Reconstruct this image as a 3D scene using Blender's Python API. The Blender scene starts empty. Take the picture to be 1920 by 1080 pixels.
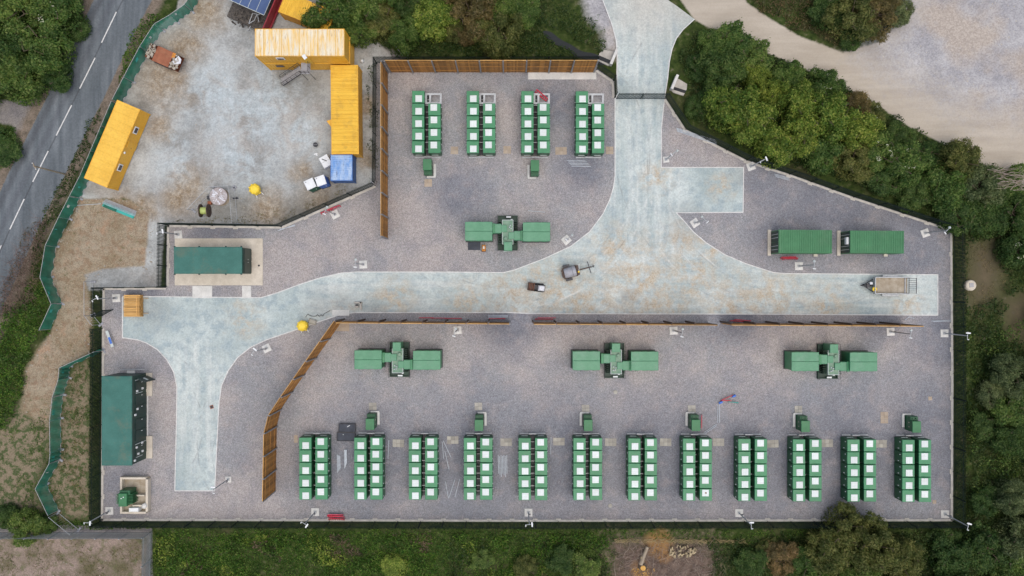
import bpy, math, random
import numpy as np
from mathutils import Vector, Matrix, noise
from mathutils.geometry import tessellate_polygon

random.seed(7); rng = np.random.default_rng(7)
SC = bpy.context.scene
H = 90.0           # drone height in metres
PPM = 16.0         # photograph pixels (1920 wide) per metre on the ground

# ---------------------------------------------------------------- camera, world, sun, exposure
cam = bpy.data.cameras.new('camera'); camo = bpy.data.objects.new('camera', cam)
SC.collection.objects.link(camo); SC.camera = camo
camo.location = (0, 0, H); camo.rotation_euler = (0, 0, 0)
cam.sensor_width = 36.0; cam.lens = 27.0; cam.clip_start = 0.5; cam.clip_end = 2000
world = bpy.data.worlds.new('World'); SC.world = world; world.use_nodes = True
wn = world.node_tree; bg = wn.nodes['Background']
sky = wn.nodes.new('ShaderNodeTexSky'); sky.sky_type = 'NISHITA'; sky.sun_disc = False
sky.sun_elevation = math.radians(76); sky.sun_rotation = math.radians(150)
sky.air_density = 1.0; sky.dust_density = 4.0; sky.ozone_density = 1.0
wn.links.new(sky.outputs[0], bg.inputs[0]); bg.inputs[1].default_value = 0.11
sl = bpy.data.lights.new('sun', 'SUN'); sl.energy = 1.4; sl.angle = math.radians(85); sl.color = (1.0, 0.96, 0.9)
so = bpy.data.objects.new('sun', sl); SC.collection.objects.link(so)
so.rotation_euler = (math.radians(14), 0, math.radians(180 - 150))
SC.view_settings.view_transform = 'Standard'; SC.view_settings.look = 'None'
SC.view_settings.exposure = 0.31; SC.view_settings.gamma = 1.0
SC.view_settings.use_curve_mapping = False
SC.cycles.max_bounces = 5; SC.cycles.diffuse_bounces = 3; SC.cycles.transparent_max_bounces = 8

# ---------------------------------------------------------------- helpers
col = SC.collection
def G(px, py, z=0.0):
    """world x, y of what the photograph shows at pixel (px, py) when it is z metres high"""
    k = (H - z) / H / PPM
    return ((px - 960) * k, (540 - py) * k)
def GL(pts, z=0.0): return [G(a, b, z) for a, b in pts]

MATS = {}
def nodes_of(name):
    m = bpy.data.materials.new(name); m.use_nodes = True
    nt = m.node_tree; b = nt.nodes['Principled BSDF']
    MATS[name] = m
    return m, nt, b
def node(nt, t, **kw):
    n = nt.nodes.new(t)
    for k, v in kw.items():
        if k in n.inputs.keys():
            if hasattr(v, 'is_output') or isinstance(v, bpy.types.NodeSocket): nt.links.new(v, n.inputs[k])
            else: n.inputs[k].default_value = v
        else: setattr(n, k, v)
    return n
def c4(c): return (c[0], c[1], c[2], 1.0)
def mixc(nt, f, a, b, blend='MIX'):
    n = nt.nodes.new('ShaderNodeMix'); n.data_type = 'RGBA'; n.blend_type = blend
    for s, v in ((n.inputs[0], f), (n.inputs[6], a), (n.inputs[7], b)):
        if isinstance(v, bpy.types.NodeSocket): nt.links.new(v, s)
        elif isinstance(v, (tuple, list)): s.default_value = c4(v)
        else: s.default_value = v
    return n.outputs[2]
def math_(nt, op, a, b=0.0, clamp=False):
    n = nt.nodes.new('ShaderNodeMath'); n.operation = op; n.use_clamp = clamp
    for s, v in ((n.inputs[0], a), (n.inputs[1], b)):
        if isinstance(v, bpy.types.NodeSocket): nt.links.new(v, s)
        else: s.default_value = v
    return n.outputs[0]
def ramp(nt, f, a, b, clamp=True):
    n = nt.nodes.new('ShaderNodeMapRange'); n.clamp = clamp
    nt.links.new(f, n.inputs[0]); n.inputs[1].default_value = a; n.inputs[2].default_value = b
    return n.outputs[0]
def coords(nt, scale=(1, 1, 1), rot=0.0, world_=False):
    t = nt.nodes.new('ShaderNodeNewGeometry').outputs['Position'] if world_ else nt.nodes.new('ShaderNodeTexCoord').outputs['Object']
    mp = nt.nodes.new('ShaderNodeMapping'); nt.links.new(t, mp.inputs[0])
    mp.inputs['Scale'].default_value = scale; mp.inputs['Rotation'].default_value = (0, 0, rot)
    return mp.outputs[0]
def nz(nt, vec, scale, detail=4, rough=0.6, out=0, dist=0.0):
    n = nt.nodes.new('ShaderNodeTexNoise'); nt.links.new(vec, n.inputs['Vector'])
    n.inputs['Scale'].default_value = scale; n.inputs['Detail'].default_value = detail
    n.inputs['Roughness'].default_value = rough; n.inputs['Distortion'].default_value = dist
    return n.outputs[out]
def vor(nt, vec, scale, out='Color'):
    n = nt.nodes.new('ShaderNodeTexVoronoi'); nt.links.new(vec, n.inputs['Vector']); n.inputs['Scale'].default_value = scale
    return n.outputs[out]
def bump(nt, b, h, strength=0.3, dist=0.05):
    n = nt.nodes.new('ShaderNodeBump'); nt.links.new(h, n.inputs['Height'])
    n.inputs['Strength'].default_value = strength; n.inputs['Distance'].default_value = dist
    nt.links.new(n.outputs[0], b.inputs['Normal'])
def blobs(nt, lst, wob=1.5, nscale=0.35, soft=0.5):
    """soft irregular patches [(px,py,radius_px)] -> 0..1 mask"""
    v = coords(nt, world_=True)
    w = nt.nodes.new('ShaderNodeTexNoise'); nt.links.new(v, w.inputs['Vector']); w.inputs['Scale'].default_value = nscale
    w.inputs['Detail'].default_value = 6; w.inputs['Roughness'].default_value = 0.65
    s = nt.nodes.new('ShaderNodeVectorMath'); s.operation = 'MULTIPLY_ADD'; nt.links.new(w.outputs['Color'], s.inputs[0])
    s.inputs[1].default_value = (wob*2, wob*2, 0); nt.links.new(v, s.inputs[2])
    acc = None
    for (px, py, r) in lst:
        x, y = G(px, py)
        d = nt.nodes.new('ShaderNodeVectorMath'); d.operation = 'DISTANCE'; nt.links.new(s.outputs[0], d.inputs[0])
        d.inputs[1].default_value = (x + wob, y + wob, 0)
        m = ramp(nt, d.outputs['Value'], r/PPM*(1+soft), r/PPM*(1-soft))
        acc = m if acc is None else math_(nt, 'MAXIMUM', acc, m)
    return acc
def smat(name, c, c2=None, rough=0.6, metal=0.0, var=0.12, scale=2.0, bmp=0.0, spec=0.4, objvar=0.0, stretch=(1, 1, 1), dirt=None, dirt_amt=0.3, fine=0.1):
    """a painted, metal, concrete or timber surface with uneven colour and optional grime"""
    m, nt, b = nodes_of(name)
    v = coords(nt, stretch)
    f = ramp(nt, nz(nt, v, scale, 5), 0.3, 0.7)
    c = tuple(c); lo = tuple(x*(1-var) for x in c); hi = tuple(min(1, x*(1+var)) for x in c) if c2 is None else tuple(c2)
    o = mixc(nt, f, lo, hi)
    if fine:
        g = ramp(nt, nz(nt, v, scale*14, 2), 0.25, 0.75)
        o = mixc(nt, 1.0, o, mixc(nt, g, (1-fine,)*3, (1+fine,)*3), 'MULTIPLY')
    if dirt is not None:
        d = ramp(nt, nz(nt, coords(nt, world_=True), scale*0.8, 6, 0.7), 0.52, 0.72)
        o = mixc(nt, math_(nt, 'MULTIPLY', d, dirt_amt), o, dirt)
    if objvar:
        oi = nt.nodes.new('ShaderNodeObjectInfo').outputs['Random']
        k = nt.nodes.new('ShaderNodeMapRange'); nt.links.new(oi, k.inputs[0]); k.inputs[3].default_value = 1-objvar; k.inputs[4].default_value = 1+objvar
        hs = nt.nodes.new('ShaderNodeHueSaturation'); nt.links.new(k.outputs[0], hs.inputs['Value']); nt.links.new(o, hs.inputs['Color']); o = hs.outputs[0]
    nt.links.new(o, b.inputs['Base Color'])
    b.inputs['Roughness'].default_value = rough; b.inputs['Metallic'].default_value = metal
    b.inputs['Specular IOR Level'].default_value = spec
    if bmp: bump(nt, b, nz(nt, v, scale*6, 4), bmp)
    return m

class MB:
    """collects shapes, then becomes ONE mesh object"""
    def __init__(s): s.v = []; s.f = []; s.sm = []
    def add(s, vs, fs, smooth=False):
        n = len(s.v); s.v += [tuple(p) for p in vs]; s.f += [tuple(i+n for i in f) for f in fs]; s.sm += [smooth]*len(fs); return s
    def box(s, cx, cy, cz, sx, sy, sz, rz=0.0, tilt=None):
        """centre, full sizes"""
        hx, hy, hz = sx/2, sy/2, sz/2; vs = []
        ca, sa = math.cos(rz), math.sin(rz)
        for z in (-hz, hz):
            for x, y in ((-hx, -hy), (hx, -hy), (hx, hy), (-hx, hy)):
                p = Vector((x, y, z))
                if tilt is not None: p = tilt @ p
                vs.append((cx + p.x*ca - p.y*sa, cy + p.x*sa + p.y*ca, cz + p.z))
        return s.add(vs, [(3, 2, 1, 0), (4, 5, 6, 7), (0, 1, 5, 4), (1, 2, 6, 5), (2, 3, 7, 6), (3, 0, 4, 7)])
    def bev(s, cx, cy, z0, sx, sy, h, b=0.04, rz=0.0):
        """box with a chamfered top"""
        hx, hy = sx/2, sy/2; ca, sa = math.cos(rz), math.sin(rz); vs = []
        for z, i in ((z0, 0), (z0+h-b, 0), (z0+h, b)):
            for x, y in ((-hx+i, -hy+i), (hx-i, -hy+i), (hx-i, hy-i), (-hx+i, hy-i)):
                vs.append((cx + x*ca - y*sa, cy + x*sa + y*ca, z))
        fs = [(3, 2, 1, 0), (8, 9, 10, 11)]
        for k in (0, 4):
            for i in range(4): j = (i+1) % 4; fs.append((k+i, k+j, k+4+j, k+4+i))
        return s.add(vs, fs)
    def tube(s, a, b, r, n=6, r2=None, cap=True, smooth=True):
        a = Vector(a); b = Vector(b); d = (b-a)
        if d.length < 1e-6: return s
        d.normalize(); u = d.orthogonal().normalized(); w = d.cross(u); r2 = r if r2 is None else r2; vs = []
        for p, rr in ((a, r), (b, r2)):
            for i in range(n):
                t = 2*math.pi*i/n; vs.append(p + u*math.cos(t)*rr + w*math.sin(t)*rr)
        s.add(vs, [(i, (i+1) % n, n+(i+1) % n, n+i) for i in range(n)], smooth)
        if cap: s.add(vs[:n], [tuple(range(n-1, -1, -1))]); s.add(vs[n:], [tuple(range(n))])
        return s
    def lathe(s, cx, cy, prof, n=20, smooth=True):
        vs = []; fs = []
        for r, z in prof:
            for i in range(n): t = 2*math.pi*i/n; vs.append((cx+r*math.cos(t), cy+r*math.sin(t), z))
        for k in range(len(prof)-1):
            for i in range(n): j = (i+1) % n; fs.append((k*n+i, k*n+j, (k+1)*n+j, (k+1)*n+i))
        s.add(vs, fs, smooth)
        s.add(vs[-n:], [tuple(range(n))]); return s
    def prism(s, poly, z0, z1):
        n = len(poly); vs = [(x, y, z0) for x, y in poly] + [(x, y, z1) for x, y in poly]
        area = sum(poly[i][0]*poly[(i+1) % n][1]-poly[(i+1) % n][0]*poly[i][1] for i in range(n))
        tri = tessellate_polygon([[Vector((x, y, 0)) for x, y in poly]])
        fs = [tuple(t) for t in tri]
        def up(t):
            a, b, c = (poly[i] for i in t); return (b[0]-a[0])*(c[1]-a[1])-(b[1]-a[1])*(c[0]-a[0]) > 0
        fs = [t if up(t) else t[::-1] for t in fs]
        s.add(vs, [tuple(i+n for i in t) for t in fs] + [t[::-1] for t in fs])
        side = [(i, (i+1) % n, n+(i+1) % n, n+i) for i in range(n)]
        if area < 0: side = [f[::-1] for f in side]
        return s.add(vs, side)
    def build(s, name, mat, parent=None, loc=None, rz=0.0, kind=None):
        me = bpy.data.meshes.new(name); me.from_pydata(s.v, [], s.f); me.polygons.foreach_set('use_smooth', s.sm); me.update()
        return link(name, me, mat, parent, loc, rz, kind)
def link(name, me, mat, parent=None, loc=None, rz=0.0, kind=None):
    if mat is not None and not me.materials: me.materials.append(MATS[mat] if isinstance(mat, str) else mat)
    o = bpy.data.objects.new(name, me); col.objects.link(o)
    if parent is not None: o.parent = parent
    if loc is not None: o.location = loc
    if rz: o.rotation_euler[2] = rz
    if kind: o['kind'] = kind
    return o
def thing(name, label, cat, loc=(0, 0, 0), rz=0.0, group=None):
    o = bpy.data.objects.new(name, None); col.objects.link(o); o.location = loc; o.rotation_euler = (0, 0, rz)
    o.empty_display_size = 0.3
    return tag(o, label, cat, group)
def tag(o, label, cat, group=None):
    o['label'] = label; o['category'] = cat
    if group: o['group'] = group
    return o
def kids(o): return [c for c in col.objects if c.parent == o] if False else list(CH.get(o.name, []))
CH = {}
def index():
    CH.clear()
    for o in col.objects:
        if o.parent: CH.setdefault(o.parent.name, []).append(o)
def dup(root, loc, rz, label, group=None, skip=(), scale=None):
    r = root.copy(); col.objects.link(r); r.location = loc; r.rotation_euler[2] = rz; r['label'] = label
    if scale is not None: r.scale = scale
    if group: r['group'] = group
    for c in CH.get(root.name, []):
        if c.name.split('.')[0] in skip: continue
        d = c.copy(); col.objects.link(d); d.parent = r
        for g in CH.get(c.name, []):
            e = g.copy(); col.objects.link(e); e.parent = d
    return r
def chaikin(p, n=2, closed=False):
    for _ in range(n):
        q = [] if closed else [p[0]]
        m = len(p) if closed else len(p)-1
        for i in range(m):
            a, b = p[i], p[(i+1) % len(p)]
            q += [(a[0]*.75+b[0]*.25, a[1]*.75+b[1]*.25), (a[0]*.25+b[0]*.75, a[1]*.25+b[1]*.75)]
        if not closed: q.append(p[-1])
        p = q
    return p
def strip(mb, pts, w, z0, z1, closed=False):
    """a raised band w wide along a line"""
    P = [Vector((a, b)) for a, b in pts]; n = len(P); L = []; R = []
    for i in range(n):
        a = P[i-1] if (i > 0 or closed) else P[i]; b = P[(i+1) % n] if (i < n-1 or closed) else P[i]
        d1 = (P[i]-a); d2 = (b-P[i])
        d1 = d1.normalized() if d1.length > 1e-6 else d2.normalized(); d2 = d2.normalized() if d2.length > 1e-6 else d1
        t = (d1+d2).normalized() if (d1+d2).length > 1e-6 else d1
        nrm = Vector((-t.y, t.x)); k = 1/max(0.5, nrm.dot(Vector((-d1.y, d1.x))))
        L.append(P[i]+nrm*w/2*k); R.append(P[i]-nrm*w/2*k)
    m = n if closed else n-1
    vs = [(p.x, p.y, z) for z in (z0, z1) for p in L] + [(p.x, p.y, z) for z in (z0, z1) for p in R]
    fs = []
    for i in range(m):
        j = (i+1) % n
        fs += [(n+i, 3*n+i, 3*n+j, n+j), (i, n+i, n+j, j), (2*n+j, 3*n+j, 3*n+i, 2*n+i)]
    if not closed: fs += [(0, 2*n, 3*n, n), (n-1, 2*n-1, 4*n-1, 3*n-1)]
    return mb.add(vs, fs)

# ================================================================ TERRAIN
def axis(lo, hi, step, far):
    a = list(np.arange(lo, hi+step/2, step)); s = step; x = a[-1]; r = []
    while x < far: s *= 1.35; x += s; r.append(x)
    s = step; x = a[0]; l = []
    while x > -far: s *= 1.35; x -= s; l.append(x)
    return np.array(l[::-1] + a + r)
XS = axis(-66, 66, 0.26, 420); YS = axis(-38, 38, 0.26, 420)
GX, GY = np.meshgrid(XS, YS)
def sdf(poly, X, Y):
    """signed distance in metres, positive inside"""
    P = np.array(poly); n = len(P); d = np.full(X.shape, 1e9); ins = np.zeros(X.shape, bool)
    for i in range(n):
        ax, ay = P[i]; bx, by = P[(i+1) % n]; ex, ey = bx-ax, by-ay
        t = np.clip(((X-ax)*ex+(Y-ay)*ey)/(ex*ex+ey*ey+1e-12), 0, 1)
        d = np.minimum(d, np.hypot(X-ax-t*ex, Y-ay-t*ey))
        if abs(ey) > 1e-12:
            c = ((ay > Y) != (by > Y)) & (X < (bx-ax)*(Y-ay)/(by-ay)+ax); ins ^= c
    return np.where(ins, d, -d)
def W(pts, X=None, Y=None): return sdf(GL(pts), GX if X is None else X, GY if Y is None else Y)
def ss(d, w): return np.clip(d/(2*w)+0.5, 0, 1)

P_ROADC = [(330, -190), (262, -60), (218, 22), (190, 80), (149, 166), (105, 254), (61, 341), (18, 430), (-40, 560), (-110, 720)]
P_YARD = [(345, -60), (700, -60), (690, 60), (735, 105), (706, 345), (527, 425), (308, 422), (300, 540), (165, 545), (158, 515), (190, 505), (272, 498), (280, 400), (240, 372), (150, 372), (160, 330), (215, 205), (240, 150), (285, 60), (330, 20)]
P_TAN = [(150, 370), (245, 372), (285, 400), (285, 505), (196, 508), (166, 525), (172, 600), (172, 660), (112, 692), (100, 745), (88, 800), (40, 770), (48, 690), (95, 620), (100, 560), (92, 510), (100, 465), (130, 420)]
P_TAN2 = [(60, 680), (115, 690), (100, 760), (92, 850), (62, 915), (85, 965), (50, 960), (0, 955), (-80, 950), (-80, 800), (10, 790), (45, 740)]
P_STRIP = [(112, 700), (172, 665), (172, 975), (95, 975), (75, 915), (100, 850), (104, 760)]
P_SAND = [(1080, -80), (1225, -70), (1302, 36), (1330, 52), (1370, 60), (1440, 100), (1500, 125), (1560, 150), (1650, 200), (1700, 235), (1760, 265), (1850, 310), (1925, 350), (2160, 470), (2160, -90), (1740, -90), (1700, 30), (1650, 78), (1580, 98), (1500, 68), (1440, 32), (1400, 4), (1370, -80)]
P_BLUE = [(1620, 100), (1700, 20), (1735, -90), (2160, -90), (2160, 280), (1930, 240), (1800, 200), (1700, 150)]
P_TOPB = [(1085, -60), (1165, -60), (1160, 110), (1135, 95), (1128, 60), (1100, 30)]
P_SW = [(-100, 1002), (278, 1008), (272, 1150), (-100, 1150)]
P_SWP = [(-100, 985), (120, 985), (285, 990), (287, 1150), (268, 1150), (276, 1008), (-100, 1006)]
P_SOIL = [(1140, 1012), (1330, 1012), (1345, 1060), (1340, 1130), (1130, 1130), (1150, 1060)]
P_EB = [(1815, 455), (1870, 452), (1885, 500), (1872, 560), (1830, 580), (1814, 560)]
P_EB2 = [(1880, 560), (1930, 550), (1935, 640), (1890, 635)]
P_SIDE = [(-100, 175), (30, 190), (90, 178), (110, 190), (60, 280), (45, 290), (22, 235), (-30, 225), (-100, 225)]
P_PATHN = [(655, 62), (690, 72), (760, 108), (735, 118), (690, 115), (660, 95)]
P_COMP = [(189, 977), (191, 600), (192, 540), (311, 538), (313, 421), (527, 424), (703, 347), (706, 118), (1120, 118), (1120, 128), (1153, 152), (1153, 184), (1248, 184), (1286, 242), (1400, 300), (1480, 326), (1600, 369), (1785, 430), (1788, 700), (1787, 977)]

wr = {}
rc = np.array(GL(P_ROADC)); dist = np.full(GX.shape, 1e9); side = np.zeros(GX.shape)
for i in range(len(rc)-1):
    a, b = rc[i], rc[i+1]; e = b-a; t = np.clip(((GX-a[0])*e[0]+(GY-a[1])*e[1])/(e@e), 0, 1)
    dx, dy = GX-a[0]-t*e[0], GY-a[1]-t*e[1]; d = np.hypot(dx, dy); s = np.sign(e[0]*dy-e[1]*dx); m = d < dist
    dist = np.where(m, d, dist); side = np.where(m, s, side)
lat = -dist*side      # <0 west of the centre line
lat = -lat
att = {
 'lat': lat,
 'w_road': ss(3.0-np.abs(lat-0.0), 0.35),
 'w_dust': ss(4.3-np.abs(lat), 0.9),
 'w_yard': ss(W(P_YARD), 0.6),
 'w_tan': ss(W(P_TAN), 0.5),
 'w_mix': np.maximum(ss(W(P_TAN2), 1.5), 0.8*ss(W(P_STRIP), 0.8)),
 'w_sand': ss(W(P_SAND), 0.5),
 'w_blue': np.maximum(ss(W(P_BLUE), 4.0), ss(W(P_TOPB), 0.8)),
 'w_sw': ss(W(P_SW), 0.4),
 'w_path': np.maximum.reduce([ss(W(P_SWP), 0.25), ss(W(P_SIDE), 0.6), ss(W(P_PATHN), 0.8)]),
 'w_soil': ss(W(P_SOIL), 2.4),
 'w_east': np.maximum(ss(W(P_EB), 2.2), ss(W(P_EB2), 1.8)),
}
bare = np.maximum.reduce([att[k] for k in ('w_road', 'w_dust', 'w_yard', 'w_sand', 'w_blue', 'w_sw', 'w_path')])
comp = ss(W(P_COMP)+1.5, 0.6)
def fbm(X, Y, s, o=4, seed=0):
    r = np.random.default_rng(seed); z = np.zeros(X.shape); a = 1.0
    for k in range(o):
        for q in range(3):
            t = r.uniform(0, 6.28); p = r.uniform(0, 6.28); f = s*2**k*r.uniform(.8, 1.25)
            z += a*np.sin(f*(X*math.cos(t)+Y*math.sin(t))+p)*np.cos(f*(X*math.sin(t)-Y*math.cos(t))*0.9+p*2)
        a *= .55
    return z/3
mound = att['w_tan']*(1-att['w_yard'])
GZ = 0.05*fbm(GX, GY, .35, 4, 1)*(1-comp)*(1-bare*.85) - 0.06
GZ += 0.45*mound*np.clip(W(P_TAN)/3, 0, 1)*(0.7+0.3*fbm(GX, GY, .8, 3, 2))
GZ = np.where(comp > 0.01, np.minimum(GZ, -0.05), GZ)
nx, ny = len(XS), len(YS)
me = bpy.data.meshes.new('ground')
vs = np.stack([GX.ravel(), GY.ravel(), GZ.ravel()], 1).astype(np.float32)
I = np.arange(nx*ny).reshape(ny, nx); q = np.stack([I[:-1, :-1], I[:-1, 1:], I[1:, 1:], I[1:, :-1]], -1).reshape(-1, 4)
def mesh_np(me, vs, q):
    k = q.shape[1]
    me.vertices.add(len(vs)); me.vertices.foreach_set('co', vs.astype(np.float32).ravel())
    me.loops.add(q.size); me.loops.foreach_set('vertex_index', q.astype(np.int32).ravel())
    me.polygons.add(len(q)); me.polygons.foreach_set('loop_start', np.arange(0, q.size, k, dtype=np.int32))
    me.update(calc_edges=True)
mesh_np(me, vs, q)
for k, v in att.items():
    a = me.attributes.new(k, 'FLOAT', 'POINT'); a.data.foreach_set('value', v.astype(np.float32).ravel())
me.polygons.foreach_set('use_smooth', [True]*len(me.polygons))

m, nt, b = nodes_of('terrain')
V = coords(nt, world_=True)
n1 = nz(nt, V, 0.25, 8, 0.65); n2 = nz(nt, V, 1.3, 6, 0.7); n3 = nz(nt, V, 6.0, 4, 0.7); n4 = nz(nt, V, 0.09, 5, 0.6); sp = vor(nt, V, 7.0)
gr = node(nt, 'ShaderNodeSeparateColor', Color=sp).outputs[0]
def A(k): return node(nt, 'ShaderNodeAttribute', attribute_name=k).outputs['Fac']
def wmask(k, amt=0.9, hard=0.12, nn=None):
    f = math_(nt, 'ADD', A(k), math_(nt, 'MULTIPLY', math_(nt, 'SUBTRACT', nn or n2, 0.5), amt))
    return ramp(nt, f, 0.5-hard, 0.5+hard)
grass = mixc(nt, ramp(nt, n2, .35, .65), (0.016, 0.032, 0.007), (0.060, 0.085, 0.020))
grass = mixc(nt, ramp(nt, n1, .5, .75), grass, (0.075, 0.066, 0.036))
tan = mixc(nt, ramp(nt, n1, .35, .7), (0.25, 0.20, 0.13), (0.37, 0.32, 0.245))
tan = mixc(nt, ramp(nt, n2, .45, .7), tan, (0.22, 0.145, 0.09))
tan = mixc(nt, math_(nt, 'MULTIPLY', ramp(nt, nz(nt, V, .5, 6, .65), .55, .66), .7), tan, (0.33, 0.22, 0.14))
tan = mixc(nt, math_(nt, 'MULTIPLY', ramp(nt, nz(nt, coords(nt, (1.01, 1.02, 1), .3, True), 1.6, 6, .7), .60, .66), .6), tan, (0.07, 0.09, 0.03))
gr2 = node(nt, 'ShaderNodeSeparateColor', Color=vor(nt, V, 13.0)).outputs[0]
grit = mixc(nt, gr2, (0.76, 0.76, 0.76), (1.24, 1.24, 1.24))
tan = mixc(nt, 1.0, tan, grit, 'MULTIPLY')
o = grass
mixg = mixc(nt, ramp(nt, n2, .47, .56), mixc(nt, 1.0, (0.21, 0.17, 0.115), grit, 'MULTIPLY'), (0.055, 0.085, 0.028))
o = mixc(nt, wmask('w_mix', 1.0, .2), o, mixg)
o = mixc(nt, wmask('w_east', 1.5, .45), o, mixc(nt, ramp(nt, n2, .4, .7), (0.15, 0.115, 0.075), (0.06, 0.06, 0.03)))
o = mixc(nt, wmask('w_soil', 1.7, .4), o, mixc(nt, ramp(nt, n2, .35, .7), (0.12, 0.085, 0.068), (0.22, 0.165, 0.13)))
o = mixc(nt, math_(nt, 'MULTIPLY', blobs(nt, [(1235, 1018, 22), (1245, 1040, 14), (1200, 1070, 16)], 0.8), 0.8), o, (0.36, 0.20, 0.07))
o = mixc(nt, wmask('w_tan', 1.0, .3), o, tan)
swc = mixc(nt, ramp(nt, n1, .42, .6), (0.27, 0.21, 0.175), (0.12, 0.105, 0.06))
swc = mixc(nt, 1.0, mixc(nt, ramp(nt, n2, .5, .7), swc, (0.10, 0.11, 0.045)), grit, 'MULTIPLY')
o = mixc(nt, wmask('w_sw', .6), o, swc)
o = mixc(nt, wmask('w_path', .5), o, mixc(nt, 1.0, mixc(nt, ramp(nt, n1, .4, .6), (0.16, 0.15, 0.15), (0.24, 0.22, 0.20)), grit, 'MULTIPLY'))
# worn yard: pale bluish stone dust, tan patches, wheel sweeps
yb = mixc(nt, ramp(nt, n1, .42, .58), (0.275, 0.282, 0.272), (0.43, 0.448, 0.44))
yb = mixc(nt, math_(nt, 'MULTIPLY', ramp(nt, n4, .50, .6), .35), yb, (0.36, 0.31, 0.26))
tanp = blobs(nt, [(310, 150, 55), (345, 90, 40), (350, 350, 34), (500, 395, 36), (330, 375, 26), (565, 320, 22), (600, 385, 40), (655, 400, 28), (300, 240, 25), (270, 390, 26), (380, 20, 40), (230, 385, 24), (690, 200, 16), (690, 300, 18)], 1.6, 0.5, .6)
yb = mixc(nt, math_(nt, 'MULTIPLY', tanp, .88), yb, mixc(nt, 1.0, mixc(nt, ramp(nt, n2, .42, .6), (0.24, 0.175, 0.105), (0.37, 0.315, 0.24)), grit, 'MULTIPLY'))
wet = blobs(nt, [(640, 380, 34), (560, 400, 30), (450, 385, 24), (420, 400, 30), (700, 230, 9), (700, 300, 12), (530, 150, 28), (585, 165, 22)], 1.2, 0.6, .7)
yb = mixc(nt, math_(nt, 'MULTIPLY', wet, .65), yb, (0.15, 0.14, 0.115))  # darker brownish patches in the yard
bl = blobs(nt, [(480, 210, 90), (560, 250, 50), (330, 290, 40), (450, 300, 55), (400, 180, 60)], 2.5, 0.4, .6)
yb = mixc(nt, math_(nt, 'MULTIPLY', math_(nt, 'MULTIPLY', bl, ramp(nt, nz(nt, V, .4, 7, .65, dist=.6), .40, .56)), .85), yb, mixc(nt, ramp(nt, n2, .35, .65), (0.34, 0.395, 0.41), (0.50, 0.56, 0.585)))
swp = nz(nt, coords(nt, (1, .16, 1), math.radians(-30), True), 1.2, 5, .65)
yb = mixc(nt, math_(nt, 'MULTIPLY', ramp(nt, swp, .45, .65), .22), yb, (0.27, 0.265, 0.25))
yb = mixc(nt, 1.0, yb, mixc(nt, gr, (0.86,)*3, (1.12,)*3), 'MULTIPLY')
o = mixc(nt, wmask('w_yard', .45), o, yb)
sv = nz(nt, coords(nt, (.22, 1.6, 1), math.radians(-29), True), .55, 7, .6)
sd = mixc(nt, ramp(nt, sv, .30, .75), (0.39, 0.34, 0.275), (0.52, 0.465, 0.385))
sd = mixc(nt, math_(nt, 'MULTIPLY', ramp(nt, n3, .4, .7), .25), sd, (0.30, 0.26, 0.21))
o = mixc(nt, wmask('w_sand', .35), o, sd)
bb = mixc(nt, ramp(nt, n1, .38, .66), (0.305, 0.30, 0.315), (0.44, 0.43, 0.43))
bb = mixc(nt, math_(nt, 'MULTIPLY', ramp(nt, n4, .47, .6), .75), bb, (0.42, 0.355, 0.29))
bb = mixc(nt, 1.0, bb, mixc(nt, gr, (0.82,)*3, (1.16,)*3), 'MULTIPLY')
o = mixc(nt, wmask('w_blue', .9, .4), o, bb)
# carriageway
du = mixc(nt, ramp(nt, n2, .4, .65), (0.205, 0.165, 0.13), (0.12, 0.10, 0.075))
o = mixc(nt, wmask('w_dust', .9, .2), o, mixc(nt, 1.0, du, grit, 'MULTIPLY'))
L = A('lat'); rv = nz(nt, coords(nt, (1.4, .12, 1), math.radians(-26.5), True), .8, 5, .6)
asp = mixc(nt, ramp(nt, rv, .35, .65), (0.10, 0.116, 0.128), (0.17, 0.19, 0.205))
def band(c, w): return ramp(nt, math_(nt, 'ABSOLUTE', math_(nt, 'SUBTRACT', L, c)), w, w*.3)
asp = mixc(nt, math_(nt, 'MULTIPLY', band(-2.35, .55), .6), asp, (0.075, 0.08, 0.09))
asp = mixc(nt, math_(nt, 'MULTIPLY', band(-1.0, .5), .4), asp, (0.085, 0.09, 0.105))
asp = mixc(nt, math_(nt, 'MULTIPLY', band(1.3, .7), .35), asp, (0.10, 0.115, 0.125))
asp = mixc(nt, math_(nt, 'MULTIPLY', band(0.0, .12), .5), asp, (0.05, 0.05, 0.055))
asp = mixc(nt, 1.0, asp, mixc(nt, gr, (0.9,)*3, (1.1,)*3), 'MULTIPLY')
o = mixc(nt, wmask('w_road', .5, .1, n2), o, asp)
nt.links.new(o, b.inputs['Base Color']); b.inputs['Roughness'].default_value = .95; b.inputs['Specular IOR Level'].default_value = .15
bump(nt, b, math_(nt, 'ADD', n3, n2), .35, .06)
ground = link('ground', me, 'terrain', kind='structure')

# road markings
mm = smat('marking_paint', (0.62, 0.62, 0.60), var=.2, scale=6, rough=.8, dirt=(0.3, 0.3, 0.3), dirt_amt=.5)
for a, c in (((218, 22), (190, 80)), ((178, 108), (149, 166)), ((134, 197), (105, 254)), ((90, 283), (61, 341)), ((45, 373), (18, 430)), ((2, 460), (-24, 516)), ((256, -60), (232, -8))):
    mb = MB(); strip(mb, GL([a, c]), .13, -.045, -.03 + .0)
    mb.build('road_marking', 'marking_paint', kind='structure')

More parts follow.
